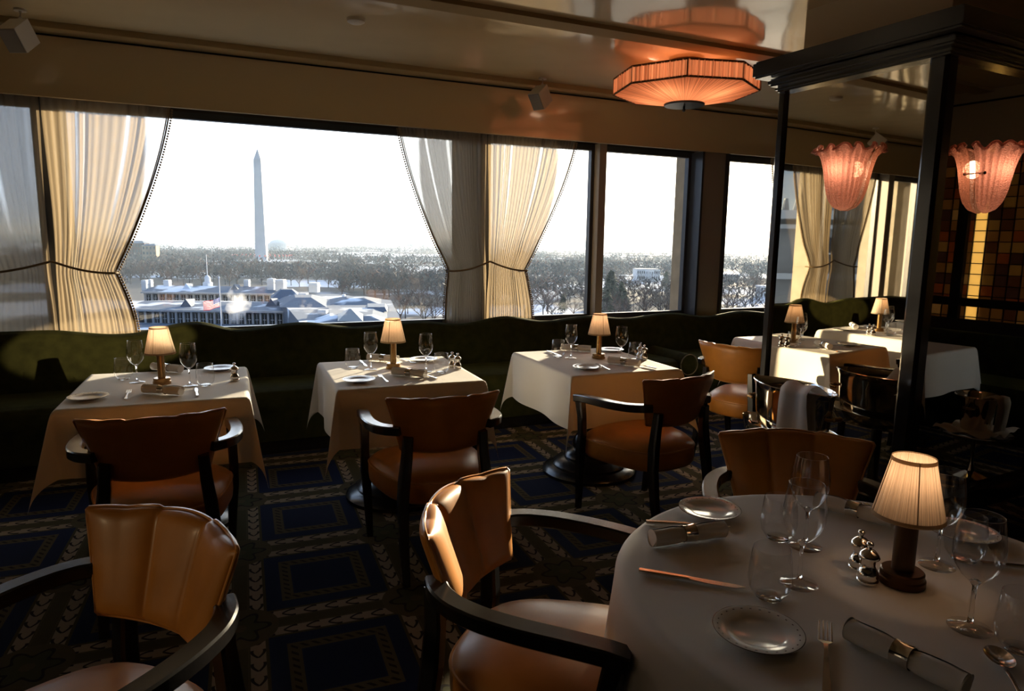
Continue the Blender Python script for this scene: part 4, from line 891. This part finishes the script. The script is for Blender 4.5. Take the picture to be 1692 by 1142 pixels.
def vent(px, pyb, pyt, D, wpx, capd=True):
    b, tpt = L3(px, pyb, D), L3(px, pyt, D); wv = wpx/FPX*D; h = tpt.z-b.z
    m = MB(); m.box((b.x, b.y, b.z+h*.4), (wv, wv, h*.8+1)); m.box((b.x, b.y, b.z+h*.62), (wv*1.15, wv*1.15, h*.08)); ch = m.build('chimney', Mo['white'], tb, 0)
    m = MB(); m.lathe([(wv*.62, 0), (wv*.55, h*.06), (wv*.2, h*.16), (1e-5, h*.2)], 12, (b.x, b.y, b.z+h*.8)); m.build('chimney_cap', Mo['white'], ch, 30)
for a in [(240, 478, 462, 232, 8), (248.5, 478, 461, 234, 7), (277, 473, 463, 236, 9), (408.5, 472, 462.5, 237, 8), (449, 478, 459, 232, 11), (464, 478, 461, 231, 14), (519.5, 480, 467, 215, 14), (502, 500, 484, 186, 13), (534, 526, 513, 140, 14), (551, 523, 518, 142, 9), (568, 496, 488, 190, 5)]: vent(*a)
for px, D, py in ((310, 232, 476), (389, 232, 477), (310, 170, 504), (450, 172, 503)):
    v = L3(px, py, D); m = MB(); m.v = [(v.x-2, v.y-1, v.z-1.2), (v.x+2, v.y-1, v.z-1.2), (v.x, v.y-1, v.z+1.6), (v.x, v.y+4, v.z+1.2)]; m.f = [(0, 1, 2), (1, 3, 2), (0, 2, 3), (0, 3, 1)]; m.build('dormer', Mo['roof'], tb, 0)
b = atd(343.5, 473, 238); tp = atd(343.5, 421, 238); t = thing('flagpole', 'bare white flagpole on a small cupola above the rear slate roof', 'flagpole', tuple(b))
m = MB(); m.tube([(0, 0, 0), (0, 0, tp.z-b.z)], .16, 8, scale=[1, .6]); m.build('pole', Mo['pole'], t, 30)
m = MB(); m.lathe([(1.6, -1), (1.6, 1.2), (1.0, 1.6), (1.0, 3), (.5, 3.6), (1e-5, 4)], 12); m.build('cupola', Mo['white'], t, 30)
b = atd(366, 545, 150); tp = atd(363.2, 459, 150); t = thing('flagpole', 'white flagpole with a flag at half mast in front of the granite building', 'flagpole', (b.x, b.y, b.z), -YAW)
hgt = tp.z-b.z; m = MB(); m.tube([(0, 0, 0), (0, 0, hgt)], .15, 8, scale=[1, .7]); m.ball((0, 0, hgt), .28, 8, 6); m.build('pole', Mo['pole'], t, 30)
def flagmat():
    m, nt, out = mat('striped_flag'); tc = node(nt, 'ShaderNodeTexCoord'); sp = node(nt, 'ShaderNodeSeparateXYZ', Vector=tc.outputs['UV'])
    def M(op, a, b_=None):
        q = nt.nodes.new('ShaderNodeMath'); q.operation = op
        for i, v in enumerate((a, b_)):
            if v is None: continue
            if hasattr(v, 'is_output'): nt.links.new(v, q.inputs[i])
            else: q.inputs[i].default_value = v
        return q.outputs[0]
    st = M('LESS_THAN', M('FRACT', M('MULTIPLY', sp.outputs[1], 6.5)), .5); cn = M('MULTIPLY', M('LESS_THAN', sp.outputs[0], .4), M('GREATER_THAN', sp.outputs[1], .46))
    gx = M('SUBTRACT', M('FRACT', M('MULTIPLY', sp.outputs[0], 15.0)), .5); gy = M('SUBTRACT', M('FRACT', M('MULTIPLY', sp.outputs[1], 9.2)), .5)
    star = M('MULTIPLY', cn, M('LESS_THAN', M('ADD', M('MULTIPLY', gx, gx), M('MULTIPLY', gy, gy)), .07))
    a = node(nt, 'ShaderNodeMixRGB', _0=st, _1=(.8, .8, .8, 1), _2=(.55, .03, .05, 1)); b2_ = node(nt, 'ShaderNodeMixRGB', _0=cn, _1=a.outputs[0], _2=(.03, .05, .22, 1)); c = node(nt, 'ShaderNodeMixRGB', _0=star, _1=b2_.outputs[0], _2=(.8, .8, .8, 1))
    d = node(nt, 'ShaderNodeBsdfDiffuse', Color=c.outputs[0]); tl = node(nt, 'ShaderNodeBsdfTranslucent', Color=c.outputs[0]); mx = node(nt, 'ShaderNodeMixShader', _0=.4, _1=d.outputs[0], _2=tl.outputs[0]); nt.links.new(mx.outputs[0], out.inputs[0]); return m
m = MB(); fw, fh = 4.1, 2.0; nu, nv = 24, 10
def ff(u, v): return (-u*fw*.93, .25*math.sin(u*9), hgt*.53-u*1.05+(v-.5)*fh+.10*math.sin(u*8+v))
m.grid(nu, nv, ff); me = m.mesh('flag', flagmat(), 180); uv = me.uv_layers.new()
for lp in me.loops: i = lp.vertex_index; uv.data[lp.index].uv = ((i % (nu+1))/nu, (i//(nu+1))/nv)
o = bpy.data.objects.new('flag', me); C.objects.link(o); o.parent = t
# steam rising from the roof
def steam():
    m, nt, out = mat('roof_steam'); tc = node(nt, 'ShaderNodeTexCoord')
    nz = node(nt, 'ShaderNodeTexNoise', Scale=.5, Detail=5.0, Vector=tc.outputs['Object'])
    ln = node(nt, 'ShaderNodeVectorMath', {'operation': 'LENGTH'}); mp = node(nt, 'ShaderNodeMapping', Vector=tc.outputs['Object']); mp.inputs['Scale'].default_value = (1/3.1, 1/2.2, 1/5.0); nt.links.new(mp.outputs[0], ln.inputs[0])
    a = node(nt, 'ShaderNodeMapRange', Value=ln.outputs['Value'], _1=.0, _2=1.0, _3=.50, _4=0.0); b_ = node(nt, 'ShaderNodeMath', {'operation': 'ADD'}, _0=a.outputs[0], _1=nz.outputs[0])
    c = node(nt, 'ShaderNodeMapRange', Value=b_.outputs[0], _1=.60, _2=.95, _3=0.0, _4=.7)
    v = node(nt, 'ShaderNodeVolumeScatter', Color=(1, 1, 1, 1)); nt.links.new(c.outputs[0], v.inputs['Density']); nt.links.new(v.outputs[0], out.inputs['Volume']); return m
p = atd(392, 505, 158); m = MB(); m.ball((0, 0, 0), 1, 20, 14); m.v = [(x*3.2+.8*z, y*2.3, z*5.2) for x, y, z in m.v]; o = m.build('steam_plume', steam(), None, 180, loc=tuple(p)); tag(o, 'white steam plume rising before the granite building', 'steam', kind='stuff')
# neighbouring hotel wing, seen in the left mirror
Q = Vector((-31, 27, 0)); hb = thing('arched_building', 'shaded building with arched windows reflected in the left mirror', 'building', (Q.x, Q.y, -20), math.radians(33))
m = MB(); m.box((0, 4, 11.6), (40, 8, 23.2)); m.build('walls', pbr('shaded_limestone', (.26, .25, .24), .85, var=.12, vscale=.5), hb, 0)
m = MB()
for z, h, dp in ((23.3, .5, .9), (22.6, .25, .5), (19.6, .35, .5), (16.2, .25, .35)): m.box((0, -.1, z), (40.6, dp*2, h))
m.build('cornice', Mo['wallst'], hb, 0)
m = MB(); [m.box((-20+i*.7, -.2, 23.9), (.32, .5, .75), 0, .5) for i in range(58)]; m.build('roof_cresting', Mo['copper'], hb, 0)
for i in range(9):
    x = -18+i*4.5
    for z0, h, wd in ((19.9, 2.2, 2.0), (16.6, 2.2, 1.7), (13, 2.0, 1.5), (9.6, 2.0, 1.5)):
        m = MB(); ar = z0 > 16; pts = [(x-wd/2, -.06, z0), (x+wd/2, -.06, z0), (x+wd/2, -.06, z0+h*(.6 if ar else 1))]
        if ar: pts += [(x+wd/2*math.cos(a), -.06, z0+h*.6+wd/2*.9*math.sin(a)) for a in np.linspace(.2, PI-.2, 9)]
        pts.append((x-wd/2, -.06, z0+h*(.6 if ar else 1))); n_ = len(pts); m.v = pts+[(a, .1, c) for a, _, c in pts]; m.f = [tuple(range(n_))]+[(k, (k+1) % n_, (k+1) % n_+n_, k+n_) for k in range(n_)]
        wn = m.build('window', Mo['dark'], hb, 0)
        m = MB(); m.box((x, -.09, z0+h*.45), (.10, .06, h*.9)); m.box((x, -.09, z0+h*.5), (wd, .06, .10)); m.build('glazing_bar', Mo['wallst'], wn, 0)
# ---------------- winter trees
def tree_mesh(seed, mm, h=13, twigs=7, evergreen=False):
    rn = random.Random(seed); m = MB()
    if evergreen:
        m.tube([(0, 0, 0), (0, 0, h*.9)], .25, 5, scale=[1, .3])
        for i in range(420):
            z = h*(.10+.90*rn.random()**.9); r = (1-z/h)**.75*h*.27*(.55+.6*rn.random()); a = rn.uniform(0, 2*PI); c = Vector((r*math.cos(a), r*math.sin(a), z)); s = h*.05*(.6+rn.random())
            e = Vector((math.cos(a), math.sin(a), -.35))*s*1.6; f = Vector((-math.sin(a), math.cos(a), rn.uniform(-.4, .4)))*s*.8
            m.add([c-f, c+e, c+f, c-e*.4+Vector((0, 0, s*.6))], [(0, 1, 2), (0, 2, 3)])
        return m.mesh('conifer', mm, 0)
    def blade(a, b, wd):
        d = (b-a); s = d.cross(Vector((rn.uniform(-1, 1), rn.uniform(-1, 1), rn.uniform(-1, 1)))); s.normalize(); m.add([a-s*wd, a+s*wd, b+s*wd*.4, b-s*wd*.4], [(0, 1, 2, 3)])
    m.tube([(0, 0, 0), (rn.uniform(-.2, .2), 0, h*.35)], .30, 5, scale=[1, .7])
    for i in range(7):
        a = 2*PI*i/7+rn.uniform(-.3, .3); el = rn.uniform(.5, 1.3); s0 = Vector((0, 0, h*rn.uniform(.2, .38))); L = h*rn.uniform(.38, .6)
        d = Vector((math.cos(a)*math.cos(el), math.sin(a)*math.cos(el), math.sin(el))); e = s0+d*L; m.tube([s0, s0.lerp(e, .5)+Vector((0, 0, .3)), e], .14, 4, scale=[1, .7, .3])
        for j in range(6):
            q0 = s0.lerp(e, .3+.7*j/5); d2 = (d+Vector((rn.uniform(-1, 1), rn.uniform(-1, 1), rn.uniform(-.3, .9)))*.9).normalized(); q1 = q0+d2*h*rn.uniform(.14, .26); blade(q0, q1, .06)
            for k in range(twigs):
                r0 = q0.lerp(q1, rn.uniform(.2, 1)); d3 = (d2+Vector((rn.uniform(-1, 1), rn.uniform(-1, 1), rn.uniform(-.4, .9)))).normalized(); blade(r0, r0+d3*h*rn.uniform(.07, .15), .035)
    return m.mesh('bare_tree', mm, 0)
TM = [tree_mesh(i, Mo['bark'] if i % 3 else Mo['bark2']) for i in range(6)]; CM = [tree_mesh(50+i, Mo['green'], 14, evergreen=True) for i in range(2)]
rn = random.Random(11); spots = []; near = []
def zone(nn, x0, x1, y0, y1, h0=9, h1=15):
    for _ in range(nn):
        for _t in range(12):
            px, py = rn.uniform(x0, x1), rn.uniform(y0, y1); q = atg(px, py)
            if 1040 < px < 1104 and 462 < py < 486 or 1170 < px < 1226 and 462 < py < 472: continue
            if all((q.x-a)**2+(q.y-b)**2 > 64 for a, b in near): break
        else: continue
        near.append((q.x, q.y)); spots.append((px, py, rn.uniform(h0, h1)))
zone(46, 200, 380, 452, 474); zone(40, 380, 640, 455, 478); zone(34, 560, 760, 468, 492); zone(22, 660, 745, 495, 545); zone(10, 600, 660, 484, 497)
zone(24, 865, 985, 455, 500); zone(16, 870, 985, 500, 540); zone(44, 1000, 1125, 462, 520); zone(16, 1010, 1125, 520, 552); zone(30, 1175, 1285, 466, 500); zone(16, 1175, 1285, 500, 548)
group = 'bare trees in the parkland below the windows'
for i, (px, py, hh_) in enumerate(spots):
    p = atg(px, py); o = bpy.data.objects.new('bare_tree', TM[i % 6]); C.objects.link(o); o.location = p; s = hh_/13*1.05; o.scale = (s*1.15, s*1.15, s); o.rotation_euler = (0, 0, rn.uniform(0, 6.28))
    tag(o, 'bare winter tree in the snowy parkland below the windows', 'tree', group)
for i, (px, py, hh_) in enumerate([(1008, 506, 19), (1026, 512, 14), (1012, 466, 9), (1032, 520, 11), (1100, 478, 13), (1003, 524, 12), (640, 446, 14), (980, 515, 13), (930, 516, 9), (872, 536, 8)]):
    p = atg(px, py); o = bpy.data.objects.new('evergreen_tree', CM[i % 2]); C.objects.link(o); o.location = p; s = hh_/14; o.scale = (s*1.1, s*1.1, s)
    tag(o, ['tallest dark evergreen tree right of the deep window mullion', 'dark evergreen just right of the tallest evergreen', 'small evergreen behind the tallest evergreen', 'low evergreen before the tallest evergreen', 'evergreen beside the white mansion', 'short evergreen at the foot of the window mullion', 'evergreen in the snowy field right of the obelisk', 'evergreen left of the deep window mullion', 'small evergreen below the golden half curtain', 'evergreen bush at the bottom of the golden half curtain'][i], 'tree')
# the distant woods: far too many to count
V, F = [], []
def puff(p, h, nb):
    global V, F
    for _ in range(nb):
        a = rn.uniform(0, 2*PI); r = h*.42*rn.random()**.5; z = h*(.25+.75*rn.random()); c = Vector((p.x+r*math.cos(a), p.y+r*math.sin(a), GZ+z*(1-.35*(r/h)))); s = h*.13*(.5+rn.random())
        d1 = Vector((rn.uniform(-1, 1), rn.uniform(-1, 1), rn.uniform(.2, 1)))*s; d2 = Vector((rn.uniform(-1, 1), rn.uniform(-1, 1), rn.uniform(-.5, .5)))*s*.5
        k = len(V); V += [tuple(c-d1-d2), tuple(c+d2), tuple(c+d1)]; F.append((k, k+1, k+2))
def forest(nn, x0, x1, y0, y1, nb, h0=10, h1=16, clump=2.0, clear=()):
    for _ in range(nn):
        px, py = rn.uniform(x0, x1), rn.uniform(y0, y1)
        if any(a < px < b and c < py < d for a, b, c, d in clear): continue
        q = ray(px, py)
        if q[2] > -.0085: continue
        puff(atg(px, py), rn.uniform(h0, h1), nb)
field = [(330, 560, 436, 449), (560, 740, 424, 434), (600, 735, 440, 452)]
forest(1800, 200, 420, 417, 440, 12); forest(1000, 200, 760, 438, 456, 16, clear=field); forest(1000, 440, 745, 412, 424, 9); forest(320, 560, 745, 434, 440, 12)
forest(760, 440, 640, 424, 436, 10, clear=[(560, 745, 424, 434)]); forest(1400, 860, 1290, 418, 442, 14); forest(840, 860, 1290, 442, 462, 22, clear=[(1048, 1094, 455, 466), (1174, 1224, 455, 466)]); forest(520, 1290, 1500, 420, 460, 10); forest(1000, 190, 1290, 404, 413, 6, 12, 20)
forest(260, 200, 640, 452, 466, 34, 9, 14); forest(150, 560, 760, 462, 486, 40, 9, 14); forest(90, 865, 985, 456, 500, 40, 8, 13); forest(150, 1000, 1290, 462, 500, 36, 8, 13, clear=[(1036, 1108, 455, 490), (1170, 1230, 455, 474)])
forest(900, -200, 200, 416, 476, 18); forest(700, 742, 864, 414, 505, 22)
me = bpy.data.meshes.new('distant_woods'); me.from_pydata(V, [], F); [me.materials.append(q) for q in (Mo['far'], Mo['bark2'], Mo['bark'])]
mi = np.zeros(len(F), dtype=np.int32); r_ = np.random.default_rng(3); blk = r_.choice(3, size=len(F)//9+1, p=[.6, .18, .22]); mi[:] = blk[np.arange(len(F))//9]; me.polygons.foreach_set('material_index', mi)
o = bpy.data.objects.new('distant_woods', me); C.objects.link(o); tag(o, 'hazy bare woods spreading across the middle distance', 'woods', kind='stuff')
# frozen river strip and snow fields
for i, pts in enumerate([[(200, 408), (420, 409.5), (420, 414), (200, 413)], [(585, 421), (745, 420), (745, 423.5), (560, 425)], [(575, 427), (745, 427), (745, 433), (590, 434)], [(330, 437), (560, 436), (600, 447), (340, 450)], [(600, 441), (735, 440), (735, 452), (630, 453)]]):
    m = MB(); z = GZ+.25; P = [atz(x, y, z) for x, y in pts]; m.add([tuple(q) for q in P], [tuple(range(len(P)))]); struct(m.build('field_outside_%d' % (i+1), Mo['water'], None, 0))
# haze over the city: real air between the window and the horizon
def air():
    m, nt, out = mat('winter_haze'); v = node(nt, 'ShaderNodeVolumeScatter', Color=(.66, .84, 1, 1), Density=1.7e-4, Anisotropy=.15); nt.links.new(v.outputs[0], out.inputs['Volume']); return m
m = MB(); m.box((2500, 5060, 20), (16000, 9800, 130)); o = struct(m.build('haze_outside', air(), None, 0))

S.cycles.volume_bounces = 3
